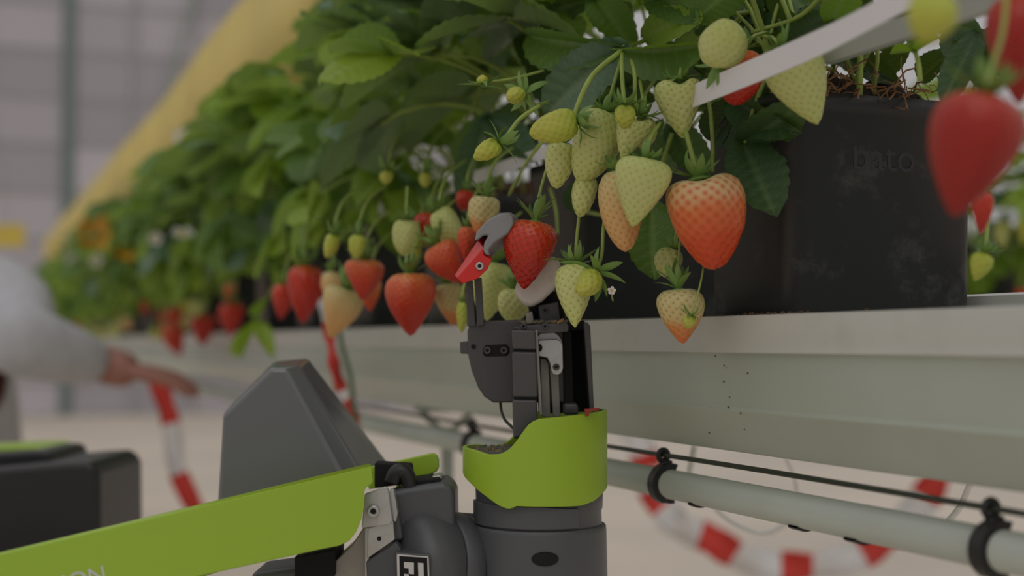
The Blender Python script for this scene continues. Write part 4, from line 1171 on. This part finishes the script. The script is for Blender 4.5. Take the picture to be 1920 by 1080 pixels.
cord('faint white tube hanging behind the pipe next to the robot', [P(1308, 780, 1.12), P(1303, 830, 1.16), P(1298, 860, 1.16), P(1290, 900, 1.16)], .0026)

# ================================================================ harvesting robot
S = .925 / F                                    # metres per pixel at the gripper
col_foot = P(-120, 1150, 1.25); col_foot = Vector((col_foot.x, col_foot.y, 0))
ROB = thing('harvesting_robot', 'lime-green and dark grey fruit-picking robot arm gripping the red strawberry', 'robot', col_foot)
def plate(name, poly, d0, thick, m_, bevel=.0008, parent=ROB, seg=2, dirv=None):
    a = [P(x, y, d0) for x, y in poly]
    pv, pf = prism(a, (dirv or HF) * thick)
    return fixn(wpart(name, pv, pf, m_, parent, bevel=bevel, seg=seg))
def bolt(px_, py_, d0, rp, parent, m1='steel', h=.002):
    c = P(px_, py_, d0); r = rp * d0 / F
    x = RGT
    pv, pf = lathe_pts([(r * .45, h * .55), (r * .5, h), (r * .85, h), (r, h * .75), (r, 0)], c, -HF, x, 20)
    o = wpart('bolt', pv, pf, M[m1], parent, True)
    pv, pf = lathe_pts([(r * .42, h * .7), (r * .42, h * .72)], c, -HF, x, 6)
    wpart('bolt_socket', pv, pf, M['blackdeep'], parent)
    return o
def disc(name, px_, py_, d0, rx, ry, m_, parent, h=.0004, n=24):
    c = P(px_, py_, d0); k = d0 / F
    a = [c + RGT * rx * k * math.cos(2 * math.pi * i / n) + Vector((0, 0, 1)) * ry * k * math.sin(2 * math.pi * i / n) for i in range(n)]
    pv, pf = prism(a, -HF * h)
    return fixn(wpart(name, pv, pf, m_, parent))
UZ = Vector((0, 0, 1))
AX = P(1011, 900, .945); AX.z = 0                # vertical wrist axis
S2 = .945 / F
def zz(py_): return P(1011, py_, .945).z
# lower wrist barrel with its shell seam
fixn(wpart('wrist_barrel', *lathe_pts([(.0448, zz(1200)), (.0452, zz(1085)), (.0445, zz(990)), (.0442, zz(983)), (.0436, zz(981)), (.0425, zz(980.5))], AX, UZ, RGT, 72), M['grey'], ROB, True))
fixn(wpart('wrist_ring', *lathe_pts([(.0415, zz(984)), (.0415, zz(978)), (.0412, zz(955)), (.0420, zz(950)), (.0425, zz(905)), (.0400, zz(895))], AX, UZ, RGT, 72), M['grey'], ROB, True))
# raised front shell half of the barrel, ending in a step on the right
def arc_shell(name, a0, a1, r0, r1, top, bot, m_, n=40):
    v, f = [], []
    for i in range(n + 1):
        a = math.radians(a0 + (a1 - a0) * i / n)
        dv = RGT * math.cos(a) - HF * math.sin(a)
        xx = math.cos(a)
        for r, z in ((r0, bot(xx)), (r1, bot(xx)), (r1, top(xx)), (r0, top(xx))): v.append(AX + dv * r + UZ * z)
    for i in range(n):
        for k in range(4): f.append((4 * i + k, 4 * i + (k + 1) % 4, 4 * i + 4 + (k + 1) % 4, 4 * i + 4 + k))
    if abs(a1 - a0) < 359: f += [(0, 1, 2, 3), (4 * n, 4 * n + 1, 4 * n + 2, 4 * n + 3)]
    o = wpart(name, v, f, m_, ROB, True)
    bm = bmesh.new(); bm.from_mesh(o.data); bmesh.ops.remove_doubles(bm, verts=bm.verts, dist=1e-6); bmesh.ops.recalc_face_normals(bm, faces=bm.faces); bm.to_mesh(o.data); bm.free()
    b = o.modifiers.new('bevel', 'BEVEL'); b.width = .0006; b.segments = 2; b.limit_method = 'ANGLE'; b.angle_limit = math.radians(50)
    o.modifiers.new('normals', 'WEIGHTED_NORMAL')
    return o
arc_shell('barrel_guard', 55, 182, .0416, .0438, lambda c: zz(936 + 10 * max(0, c)), lambda c: zz(977), M['grey'])
# port hole in the barrel
hc = P(1022, 1048, .899)
pv, pf = [], []
n = 28
for i in range(n):
    a = 2 * math.pi * i / n
    for rr, dd in ((25, .0), (22.5, .0004)):
        x_ = rr * math.cos(a) * S; z_ = rr * .52 * math.sin(a) * S
        off = (hc - AX).dot(RGT) + x_
        y_ = -math.sqrt(max(1e-9, .0451 ** 2 - off ** 2))
        pv.append(AX + RGT * off + HF * (y_ - .0003 + dd) + UZ * (hc.z + z_))
for i in range(n): pf.append((2 * i, (2 * i + 2) % (2 * n), (2 * i + 3) % (2 * n), 2 * i + 1))
pv.append(AX + RGT * (hc - AX).dot(RGT) + HF * (-math.sqrt(.0451 ** 2 - (hc - AX).dot(RGT) ** 2) - .0002) + UZ * hc.z)
for i in range(n): pf.append((2 * i + 1, (2 * i + 3) % (2 * n), 2 * n))
fixn(wpart('port_hole', pv, pf, M['blackdeep'], ROB))
# lime collar: cylindrical shell, cut low on its left side
def ctop(c):
    x = 1003 + 135 * c
    return zz(float(np.interp(x, [866, 890, 915, 940, 956, 968, 978, 988, 998, 1010, 1060, 1138], [836, 838, 844, 842, 832, 818, 803, 790, 782, 778, 774, 768])))
def cbot(c):
    x = 1003 + 135 * c
    return zz(float(np.interp(x, [866, 873, 900, 935, 952, 960, 968, 1085, 1110, 1138], [884, 892, 912, 934, 940, 938, 934, 936, 930, 912])))
AXs = AX.copy(); AX = P(1003, 900, .945); AX.z = 0
arc_shell('lime_collar', 0, 360, .0452, .0480, ctop, cbot, M['lime'], 120)
dk = lathe_pts([(.0450, zz(852)), (.0450, zz(843))], AX, UZ, RGT, 60)
wpart('collar_deck', *dk, M['grey'], ROB)
r_ = random.Random(8)
lst = []
for k in range(190):
    a = math.radians(r_.uniform(95, 270)); rr = .044 * math.sqrt(r_.uniform(.15, 1))
    q = AX + RGT * rr * math.cos(a) - HF * rr * math.sin(a) + UZ * (zz(843) + .0004)
    s_ = r_.uniform(.0004, .0012)
    lst.append(([q + Vector((s_, 0, 0)), q + Vector((-s_ * .6, s_, 0)), q + Vector((-s_ * .5, -s_ * .8, 0)), q + Vector((0, 0, s_ * 1.1))], [(0, 1, 3), (1, 2, 3), (2, 0, 3), (0, 2, 1)]))
tag(wpart('soil_crumbs', *joinmesh(lst), M['crumb'], ROB), kind='stuff')
AX = AXs
# red juice smear on the collar's upper rim
plate('juice_smear', [(1096, 767), (1124, 765), (1123, 769), (1106, 772), (1104, 780), (1099, 781), (1097, 772)], .9085, .004, M['juice'], .0002)

# gripper mechanism
plate('gripper_plate', [(876, 622), (880, 609), (890, 602), (1058, 597), (1060, 755), (925, 755), (908, 744), (896, 726), (884, 694), (878, 668)], .948, .006, M['blackmetal'], .0014, seg=3)
plate('plate_tab', [(862, 641), (880, 639), (880, 664), (863, 663)], .950, .004, M['blackmetal'])
sl = plate('slot', [(905, 656), (910, 647), (950, 645), (956, 652), (956, 662), (950, 668), (910, 669), (905, 664)], .9478, .0006, M['blackdeep'], .0003)
disc('pin_hole', 888, 650, .9478, 4.5, 4.5, M['blackdeep'], ROB)
for q in (914, 945): bolt(q, 657, .9476, 7, ROB, 'blackmetal', .001)
# vertical front box in three stacked covers
for a, b, xx in ((618, 656, 0), (659, 746, 2), (749, 822, 3)):
    plate('front_cover', [(959 + xx * .5, a), (1004 + xx, a + 1), (1006 + xx * 1.4, b), (961 + xx * .5, b - 1)], .914, .028, M['blackmetal'], .0016, seg=3)
plate('front_core', [(963, 622), (1003, 622), (1008, 822), (964, 822)], .916, .024, M['blackdeep'], 0)
plate('cover_flange', [(1003, 619), (1008, 619), (1017, 778), (1011, 778)], .918, .022, M['brown_steel'], .0004)
# top shelf with crumbs
plate('top_shelf', [(964, 612), (1062, 604), (1066, 612), (1066, 622), (1006, 626), (964, 618)], .925, .026, M['blackmetal'], .0008)
lst = []
for k in range(60):
    q = P(r_.uniform(972, 1062), 0, .93 + r_.uniform(0, .018)); u_ = (q - CAM).dot(RGT)
    q.z = P(1000, 607, .93).z + r_.uniform(.0002, .0016)
    s_ = r_.uniform(.0004, .0016)
    lst.append(([q + Vector((s_, 0, 0)), q + Vector((-s_ * .6, s_, 0)), q + Vector((-s_ * .5, -s_ * .8, 0)), q + Vector((0, 0, s_))], [(0, 1, 3), (1, 2, 3), (2, 0, 3), (0, 2, 1)]))
tag(wpart('shelf_crumbs', *joinmesh(lst), M['crumb'], ROB), kind='stuff')
fixn(wpart('husk', *boxw(P(1051, 602, .925), RGT * .0022 + UZ * .0012, UZ * .0010, HF * .0008), M['fibre'], ROB, bevel=.0006))
for q in (982, 1022): bolt(q, 612, .9248, 6, ROB, 'blackmetal', .001)
# right U channel: back plate and side plate
plate('channel_back', [(1010, 612), (1100, 606), (1108, 772), (1012, 776)], .966, .003, M['blackdeep'], .0004)
plate('channel_side', [(1094, 604), (1102, 604), (1107, 612), (1114, 772), (1106, 772)], .936, .032, M['blackmetal'], .0008)
plate('channel_lip', [(1060, 601), (1096, 601), (1098, 618), (1066, 622)], .950, .018, M['blackdeep'], .0006)
plate('inner_post', [(1056, 622), (1072, 622), (1076, 772), (1058, 772)], .945, .022, M['blackdeep'], .0006)
plate('inner_block', [(1056, 756), (1084, 756), (1086, 778), (1056, 778)], .935, .025, M['blackmetal'], .002)
# steel linkage
k = .9315
a_ = [(1028 + 27 * math.cos(math.radians(t)), 649 - 29 * math.sin(math.radians(t))) for t in range(-20, 205, 15)]
plate('cam_disc', a_, .938, .004, M['steel'], .0006)
lk = plate('link', [(1009, 638), (1044, 636), (1051, 639), (1055, 647), (1056, 690), (1053, 699), (1046, 704), (1038, 703), (1033, 696), (1031, 682), (1026, 671), (1010, 668)], k, .0035, M['steel'], .0007)
disc('pivot_hole', 1012, 652, k, 5, 7, M['blackdeep'], ROB)
bolt(1043, 688, k, 6.5, ROB, 'blackmetal', .0008)
plate('slide_bar', [(1013, 672), (1022, 672), (1029, 682), (1032, 782), (1016, 782)], .942, .006, M['brown_steel'], .0006)
plate('slide_bar', [(1030, 690), (1048, 705), (1051, 782), (1037, 782)], .944, .006, M['brown_steel'], .0006)
# sensor cable looping below the plate
fixn(wpart('cable', *tube(catmull([P(938, 752, .955), P(940, 770, .955), P(946, 786, .950), P(956, 797, .945), P(966, 806, .94)], 8), .0010, 8), M['hose'], ROB, True))
# left finger: twin black rails, red block, grey soft pad
fa = plate('finger_rail', [(873, 524), (886, 524), (892, 612), (876, 612)], .946, .006, M['blackmetal'], .0006)
plate('finger_rail', [(889, 522), (903, 520), (908, 610), (895, 612)], .944, .006, M['blackmetal'], .0006)
fr = [P(x, y, .914) for x, y in ((857, 521), (907, 464), (907, 479), (922, 487), (912, 507), (896, 522), (868, 532))]
bk = [P(x, y, .926) for x, y in ((852, 516), (897, 449), (914, 443), (924, 480), (914, 505), (897, 521), (866, 530))]
mid = [P(x, y, .946) for x, y in ((853, 516), (898, 449), (914, 443), (924, 480), (914, 505), (897, 521), (866, 530))]
n = 7
pv = fr + bk + mid
pf = [tuple(range(n)), tuple(range(2 * n, 3 * n))]
for l in range(2):
    for i in range(n): pf.append((l * n + i, l * n + (i + 1) % n, (l + 1) * n + (i + 1) % n, (l + 1) * n + i))
blk = fixn(wpart('red_block', pv, pf, M['redblock'], ROB, bevel=.0005, seg=2))
bolt(899.5, 499, .9138, 8, ROB, 'steel', .0014)
gp_f = [(890, 452), (894, 434), (913, 414), (934, 402), (952, 399), (961, 405), (963, 420), (952, 438), (926, 455), (916, 468), (918, 480), (909, 476), (906, 468), (908, 455), (916, 441), (906, 441), (897, 449)]
gp_b = [(893, 450), (898, 430), (917, 411), (938, 399), (957, 398), (970, 406), (976, 422), (971, 440), (948, 462), (932, 472), (926, 481), (914, 484), (908, 474), (910, 460), (918, 446), (910, 444), (902, 450)]
pv, pf = loft2([P(x, y, .912) for x, y in gp_f], [P(x, y, .946) for x, y in gp_b])
fixn(wpart('soft_pad', pv, pf, M['pad'], ROB, bevel=.0016, seg=3))
# right finger: pale stained pad on a black finger
pp_ = [(964, 546), (972, 520), (992, 496), (1038, 478), (1052, 492), (1049, 522), (1040, 542), (1018, 564), (997, 576), (982, 569), (971, 558)]
plate('pale_pad', pp_, .938, .026, M['padpale'], .0045, seg=4)
plate('rear_finger', [(990, 572), (1012, 560), (1040, 545), (1056, 556), (1060, 602), (996, 606)], .958, .012, M['blackdeep'], .0014)
plate('finger_clamp', [(1010, 572), (1046, 566), (1050, 600), (1012, 604)], .948, .010, M['blackmetal'], .001)
bolt(1022, 582, .9478, 6, ROB, 'blackmetal', .001)
plate('finger_foot', [(986, 588), (998, 583), (1002, 606), (988, 608)], .945, .01, M['brown_steel'], .0008)

# elbow barrel between the arm and the wrist: three ringed lengths
e0, e1_ = P(905, 1066, .955), P(738, 1060, .915)
ad = (e1_ - e0).normalized(); ex = (UZ - ad * UZ.dot(ad)).normalized()
Lb = (e1_ - e0).length
for a, b, r in ((0, .30, .0362), (.315, .52, .0364), (.53, 1.0, .0358)):
    fixn(wpart('elbow_barrel', *lathe_pts([(r - .004, a * Lb), (r - .0008, a * Lb), (r, a * Lb + .0008), (r, b * Lb - .0008), (r - .0008, b * Lb), (r - .004, b * Lb)] if b < 1 else [(r - .004, a * Lb), (r - .0008, a * Lb), (r, a * Lb + .0008), (r, .80 * Lb), (r - .002, .88 * Lb), (r - .007, .95 * Lb), (r - .016, Lb)], e0, ad, ex, 56), M['grey'], ROB, True))
fixn(wpart('elbow_core', *lathe_pts([(.033, 0), (.033, .8 * Lb)], e0, ad, ex, 40), M['blackdeep'], ROB, True))
plate('elbow_housing', [(724, 934), (738, 920), (760, 914), (832, 904), (846, 910), (853, 928), (855, 1010), (850, 1140), (735, 1140), (728, 1010)], .918, .055, M['grey'], .0045, seg=4)
plate('housing_flange', [(720, 935), (740, 925), (756, 1012), (738, 1016), (724, 1000)], .906, .02, M['grey'], .002, seg=3)
plate('housing_lower', [(686, 1052), (742, 1016), (752, 1030), (752, 1150), (690, 1150)], .898, .05, M['grey'], .0015, seg=3)
plate('bracket_ear', [(684, 926), (724, 912), (728, 918), (736, 978), (730, 984), (678, 990)], .893, .004, M['steel'], .0008)
bolt(700, 958, .8928, 12, ROB, 'steel', .003)
plate('bracket_bar', [(690, 990), (737, 977), (740, 1012), (688, 1048)], .896, .004, M['steel'], .0006)
disc('bar_hole', 711, 1010, .8959, 4, 4, M['blackdeep'], ROB)
plate('bracket_rib', [(726, 922), (738, 916), (746, 962), (742, 980), (736, 976)], .899, .01, M['steel'], .0008)
plate('clevis', [(628, 1052), (660, 1022), (684, 985), (690, 985), (690, 1150), (626, 1150)], .905, .04, M['brown_steel'], .001)
plate('clevis_edge', [(684, 990), (692, 988), (692, 1150), (684, 1150)], .899, .005, M['steel'], .0006)
plate('under_block', [(552, 1044), (628, 1030), (628, 1080), (552, 1090)], .90, .05, M['blackdeep'], .001)
plate('under_motor', [(470, 1074), (560, 1062), (640, 1064), (660, 1082), (668, 1160), (470, 1160)], .91, .05, M['grey'], .004, seg=3)
plate('cable_cavity', [(702, 868), (770, 872), (775, 905), (702, 915)], .93, .02, M['blackdeep'], .001)
fixn(wpart('cavity_hose', *tube(catmull([P(735, 905, .925), P(742, 888, .925), P(756, 884, .925), P(766, 900, .925), P(768, 925, .925)], 6), .0055, 12), M['black'], ROB, True))
plate('housing_seal', [(768, 903), (822, 896), (826, 902), (830, 908), (768, 916)], .925, .04, M['blackdeep'], .0008)
plate('seal_clip', [(810, 893), (826, 891), (828, 900), (812, 902)], .935, .02, M['steel'], .0006)
# square marker sticker: black with pale border and blocks
sk = plate('marker_sticker', [(742, 1036), (806, 1040), (809, 1120), (744, 1120)], .8905, .02, M['grey'], .0006)
plate('sticker_face', [(745, 1039), (803, 1044), (806, 1118), (748, 1118)], .8902, .0006, M['blackdeep'], 0)
for q in ([(744, 1039), (803, 1043.5), (803, 1046), (748, 1042.5)], [(744, 1040), (748.5, 1042), (750, 1118), (746, 1118)], [(801, 1045), (803.5, 1045), (806, 1118), (803, 1118)],
          [(757, 1053.5), (776, 1055), (776, 1077), (766.5, 1076), (766, 1066), (757.5, 1065)], [(757.5, 1076), (766.5, 1077), (767, 1098), (758, 1098)], [(783.5, 1055), (794, 1056), (795, 1100), (785, 1100)]):
    plate('sticker_print', q, .8898, .0005, M['white'], 0)

# lime arm cover: near cheek, rounded top web, far cheek
O = P(697, 866, .885); A0 = P(0, 1034, .770)
av_ = (A0 - O).normalized()
bv_ = P(812, 850, .968) - O; bv_ = (bv_ - av_ * bv_.dot(av_)); Wb = bv_.length; bv_.normalize()
dn = av_.cross(bv_).normalized()
if dn.z > 0: dn = -dn
def onplane(px_, py_):
    """point of the near cheek's plane under a pixel"""
    ray = FWD + RGT * ((px_ - 960) / F) + UPV * ((540 - py_) / F)
    t_ = (O - CAM).dot(bv_) / ray.dot(bv_)
    return CAM + ray * t_
near = [onplane(x, y) for x, y in ((-330, 1118), (697, 874), (700, 902), (698, 907), (686, 914), (684, 922), (684, 948), (678, 974), (668, 998), (655, 1014), (636, 1023), (600, 1030), (-330, 1235))]
pv, pf = prism(near, bv_ * .003)
cheek = fixn(wpart('arm_cheek', pv, pf, M['lime'], ROB, bevel=.0006, seg=2))
Ls = (onplane(-330, 1112) - O).length
prof = []
rc = .007
for k in range(7): a = math.pi / 2 * k / 6; prof.append((rc - rc * math.cos(a), rc - rc * math.sin(a)))
for k in range(7): a = math.pi / 2 * k / 6; prof.append((Wb - rc + rc * math.sin(a), rc - rc * math.cos(a)))
inner = [(max(.0028, min(Wb - .0028, b)), d + .0028 if .004 < b < Wb - .004 else d) for b, d in prof]
ring = prof + inner[::-1]
a = [O + bv_ * b + dn * d for b, d in ring]
pv, pf = prism(a, av_ * Ls)
fixn(wpart('arm_top', pv, pf, M['lime'], ROB, True))
farc = [(0 - .0, rc), (0, .010), (.0, .022), (.003, .026), (.004, .032), (.02, .036), (.30, .05), (.30, rc)]
tipx = -.001
a = [O + bv_ * (Wb - .003) + av_ * (s + tipx) + dn * d for s, d in farc]
pv, pf = prism(a, bv_ * .003)
fixn(wpart('arm_far_cheek', pv, pf, M['lime'], ROB, bevel=.0006, seg=2))
# far tongue that reaches past the near cheek
tg = [P(x, y, .968) for x, y in ((690, 876), (812, 849), (820, 853), (823, 862), (823, 878), (818, 885), (808, 889), (806, 902), (690, 918))]
pv, pf = prism(tg, HF * .003)
fixn(wpart('arm_tongue', pv, pf, M['lime'], ROB, bevel=.0012, seg=3))
tw = [P(697, 867, .885), P(812, 848.5, .966), P(690, 874, .972), P(640, 880, .93)]
# lettering on the near cheek
txt = bpy.data.curves.new('lettering', 'FONT'); txt.body = 'ION'; txt.size = .0132; txt.extrude = .0001
to = bpy.data.objects.new('tmp', txt); COL.objects.link(to); bpy.context.view_layer.update()
dg = bpy.context.evaluated_depsgraph_get()
lm = bpy.data.meshes.new_from_object(to.evaluated_get(dg)); lm.materials.clear(); lm.materials.append(M['white'])
bpy.data.objects.remove(to)
xs = [v_.co.x for v_ in lm.vertices]; ysv = [v_.co.y for v_ in lm.vertices]
ex_ = -av_; ey_ = -dn; ez_ = -bv_
if ex_.cross(ey_).dot(ez_) < 0: ez_ = bv_
capr = onplane(192, 1060)                        # upper right corner of the N
org = capr - ex_ * max(xs) - ey_ * max(ysv) - bv_ * .0003
m4 = Matrix.Translation(org) @ Matrix((ex_, ey_, ez_)).transposed().to_4x4()
put('cover_lettering', lm, ROB, ORG[ROB.name].inverted() @ m4)

# grey hood behind the arm
h1 = [P(*q) for q in ((408, 960, 1.0), (419, 779, 1.0), (509, 692, 1.0), (536, 692, 1.0), (650, 905, .99))]
h2 = [P(*q) for q in ((408, 958, 1.010), (419, 775, 1.010), (510, 686, 1.010), (562, 685, 1.010), (690, 905, 1.0))]
h3 = [P(*q) for q in ((414, 955, 1.12), (424, 769, 1.12), (514, 678, 1.12), (577, 671, 1.09), (742, 885, 1.06))]
pv = h1 + h2 + h3
pf = [(0, 1, 2, 3, 4), (10, 11, 12, 13, 14)]
for l in range(2):
    for i in range(5): pf.append((l * 5 + i, l * 5 + (i + 1) % 5, l * 5 + 5 + (i + 1) % 5, l * 5 + 5 + i))
fixn(wpart('sensor_hood', pv, pf, M['hood'], ROB, bevel=.0028, seg=4))
# black drive housing at the left with a lime lid
bx = [(-260, 905), (-60, 884), (120, 868), (160, 866), (178, 874), (186, 892), (188, 1100), (-260, 1100)]
plate('drive_housing', bx, 1.36, .16, M['black'], .006, seg=4)
plate('housing_step', [(-260, 868), (60, 846), (86, 846), (97, 856), (98, 880), (-260, 905)], 1.42, .12, M['black'], .004, seg=3)
plate('housing_lid', [(-260, 852), (30, 838), (66, 838), (84, 844), (88, 850), (-260, 870)], 1.46, .10, M['lime'], .003, seg=3)
# mast and wheeled base, below the picture
cz = P(-120, 1095, 1.3).z
fixn(wpart('mast', *aabox(col_foot.x - .05, col_foot.x + .05, col_foot.y - .05, col_foot.y + .05, .12, cz), M['grey'], ROB, bevel=.008))
fixn(wpart('base_platform', *aabox(col_foot.x - .22, col_foot.x + .16, col_foot.y - .30, col_foot.y + .30, .06, .14), M['lime'], ROB, bevel=.02))
for sx_ in (-.18, .12):
    for sy_ in (-.24, .24):
        c = col_foot + Vector((sx_, sy_, .05))
        fixn(wpart('wheel', *lathe_pts([(.02, -.02), (.045, -.02), (.05, -.015), (.05, .015), (.045, .02), (.02, .02)], c, Vector((1, 0, 0)), Vector((0, 1, 0)), 24), M['black'], ROB, True))

# ================================================================ worker reaching in from the left
def skin(name, verts, edges, radii, m_, parent, root=0, sub=2):
    bm = bmesh.new()
    lay = bm.verts.layers.skin.verify()
    bv = [bm.verts.new(v_) for v_ in verts]
    for i, v_ in enumerate(bv):
        r = radii[i]; v_[lay].radius = r if isinstance(r, tuple) else (r, r); v_[lay].use_root = (i == root)
    for a_, b_ in edges: bm.edges.new((bv[a_], bv[b_]))
    me = bpy.data.meshes.new(name); bm.to_mesh(me); bm.free(); me.materials.append(m_)
    o = put(name, me, parent)
    s_ = o.modifiers.new('skin', 'SKIN'); s_.use_smooth_shade = True
    u_ = o.modifiers.new('sub', 'SUBSURF'); u_.levels = sub; u_.render_levels = sub
    return o
sh = P(14, 570, 2.42); el = P(36, 640, 2.12); wr = P(198, 684, 2.26)
neck_b = P(-160, 500, 2.48); chest = P(-125, 640, 2.48); hipc = P(-75, 1000, 2.48)
foot = Vector((hipc.x, hipc.y, 0))
per = thing('person', 'person in a light grey sweater reaching an arm into the row', 'person', foot)
inv = ORG[per.name].inverted()
Lw = lambda q: inv @ q
lat = (sh - P(-318, 562, 2.52)).normalized()      # shoulder line
sh2 = P(-318, 562, 2.52); el2 = P(-370, 850, 2.46); wr2 = P(-350, 1120, 2.38)
fwdp = -HF
hd = neck_b + Vector((0, 0, .20))
hipL, hipR = hipc + lat * .09 - UZ * .05, hipc - lat * .09 - UZ * .05
knL, knR = Vector((hipL.x, hipL.y, .48)), Vector((hipR.x, hipR.y, .48))
anL, anR = Vector((hipL.x, hipL.y, .09)), Vector((hipR.x, hipR.y, .09))
toL, toR = anL + fwdp * .16 - UZ * .05, anR + fwdp * .16 - UZ * .05
hand_mid = wr.lerp(P(262, 702, 2.24), 1.0)
# body: one continuous skin mesh (head, trunk, arms, legs)
bvs = [hipc, chest, neck_b, neck_b + UZ * .07, hd, hd + UZ * .08, sh, el, wr, hand_mid, sh2, el2, wr2, wr2 - UZ * .08, hipL, knL, anL, toL, hipR, knR, anR, toR]
bed = [(0, 1), (1, 2), (2, 3), (3, 4), (4, 5), (2, 6), (6, 7), (7, 8), (8, 9), (2, 10), (10, 11), (11, 12), (12, 13), (0, 14), (14, 15), (15, 16), (16, 17), (0, 18), (18, 19), (19, 20), (20, 21)]
brd = [.13, .13, .075, .05, .085, .075, .055, .042, .030, (.040, .034), .055, .042, .030, (.035, .018), .08, .055, .04, .035, .08, .055, .04, .035]
skin('body', [Lw(q) for q in bvs], bed, brd, M['skin'], per)
# hand: palm and five bent fingers rooted in it
hx = (P(345, 714, 2.24) - wr).normalized(); hz = UZ; hy = hx.cross(hz).normalized(); hz = hy.cross(hx)
pc = wr + hx * .062
fb = [(.030, .082, .017, 1), (.010, .088, .018, 1), (-.011, .080, .017, 1), (-.030, .062, .015, 1)]
for yo, ln, _, _ in fb:
    b0 = pc + hy * yo * .75 + hx * -.02; b1 = pc + hy * yo + hx * .018; b2 = b1 + hx * ln * .48 - hz * .001; b3 = b2 + hx * ln * .30 - hz * .008; b4 = b3 + hx * ln * .18 - hz * .009
    skin('finger', [Lw(q) for q in (b0, b1, b2, b3, b4)], [(0, 1), (1, 2), (2, 3), (3, 4)], [.013, .012, .0105, .0095, .0075], M['skin'], per)
t0 = pc - hy * .03 - hx * .035; t1 = t0 - hy * .020 + hx * .03 - hz * .008; t2 = t1 + hx * .030 - hz * .004; t3 = t2 + hx * .022 + hy * .004
skin('thumb', [Lw(q) for q in (t0, t1, t2, t3)], [(0, 1), (1, 2), (2, 3)], [.013, .011, .010, .007], M['skin'], per)
# sweater and trousers
skin('sweater', [Lw(q) for q in (hipc - UZ * .02, hipc.lerp(chest, .5), chest, neck_b - UZ * .01, sh, el, wr - (wr - el).normalized() * .0, sh2, el2, wr2)],
     [(0, 1), (1, 2), (2, 3), (3, 4), (4, 5), (5, 6), (3, 7), (7, 8), (8, 9)], [(.165, .13), (.165, .135), (.17, .14), .085, .084, .062, .039, .076, .06, .042], M['sweater'], per)
skin('trousers', [Lw(q) for q in (hipc, hipL, knL, anL + UZ * .03, hipR, knR, anR + UZ * .03)], [(0, 1), (1, 2), (2, 3), (0, 4), (4, 5), (5, 6)], [.14, .10, .072, .06, .10, .072, .06], M['trousers'], per)
# hair, ears, eyes, nose and mouth
hc_ = hd + UZ * .055
skin('hair', [Lw(q) for q in (hc_ + UZ * .045 - fwdp * .015, hc_ - fwdp * .035, hc_ - fwdp * .045 - UZ * .07)], [(0, 1), (1, 2)], [.085, .088, .06], M['hair'], per)
for s_ in (-1, 1):
    fixn(wpart('eye', *lathe_pts([(.002, -.008), (.011, -.003), (.011, .003), (.002, .008)], hc_ - UZ * .01 + lat * .032 * s_ + fwdp * .083, fwdp, UZ, 14), M['eye'], per, True))
    wpart('pupil', *lathe_pts([(.005, 0), (.003, .0015)], hc_ - UZ * .01 + lat * .032 * s_ + fwdp * .0905, fwdp, UZ, 12), M['hair'], per, True)
    fixn(wpart('ear', *boxw(hc_ - UZ * .02 + lat * .088 * s_, lat * .008, UZ * .03, fwdp * .016), M['skin'], per, bevel=.007))
fixn(wpart('nose', *loft2([hc_ + fwdp * .088 + lat * .006 - UZ * .008, hc_ + fwdp * .088 - lat * .006 - UZ * .008, hc_ + fwdp * .082 - UZ * .05 - lat * .016, hc_ + fwdp * .082 - UZ * .05 + lat * .016],
    [hc_ + fwdp * .092 + lat * .003 - UZ * .012, hc_ + fwdp * .092 - lat * .003 - UZ * .012, hc_ + fwdp * .108 - UZ * .046 - lat * .008, hc_ + fwdp * .108 - UZ * .046 + lat * .008]), M['skin'], per, bevel=.004))
fixn(wpart('mouth', *boxw(hc_ - UZ * .075 + fwdp * .083, lat * .024, UZ * .007, fwdp * .006), M['lips'], per, bevel=.005))
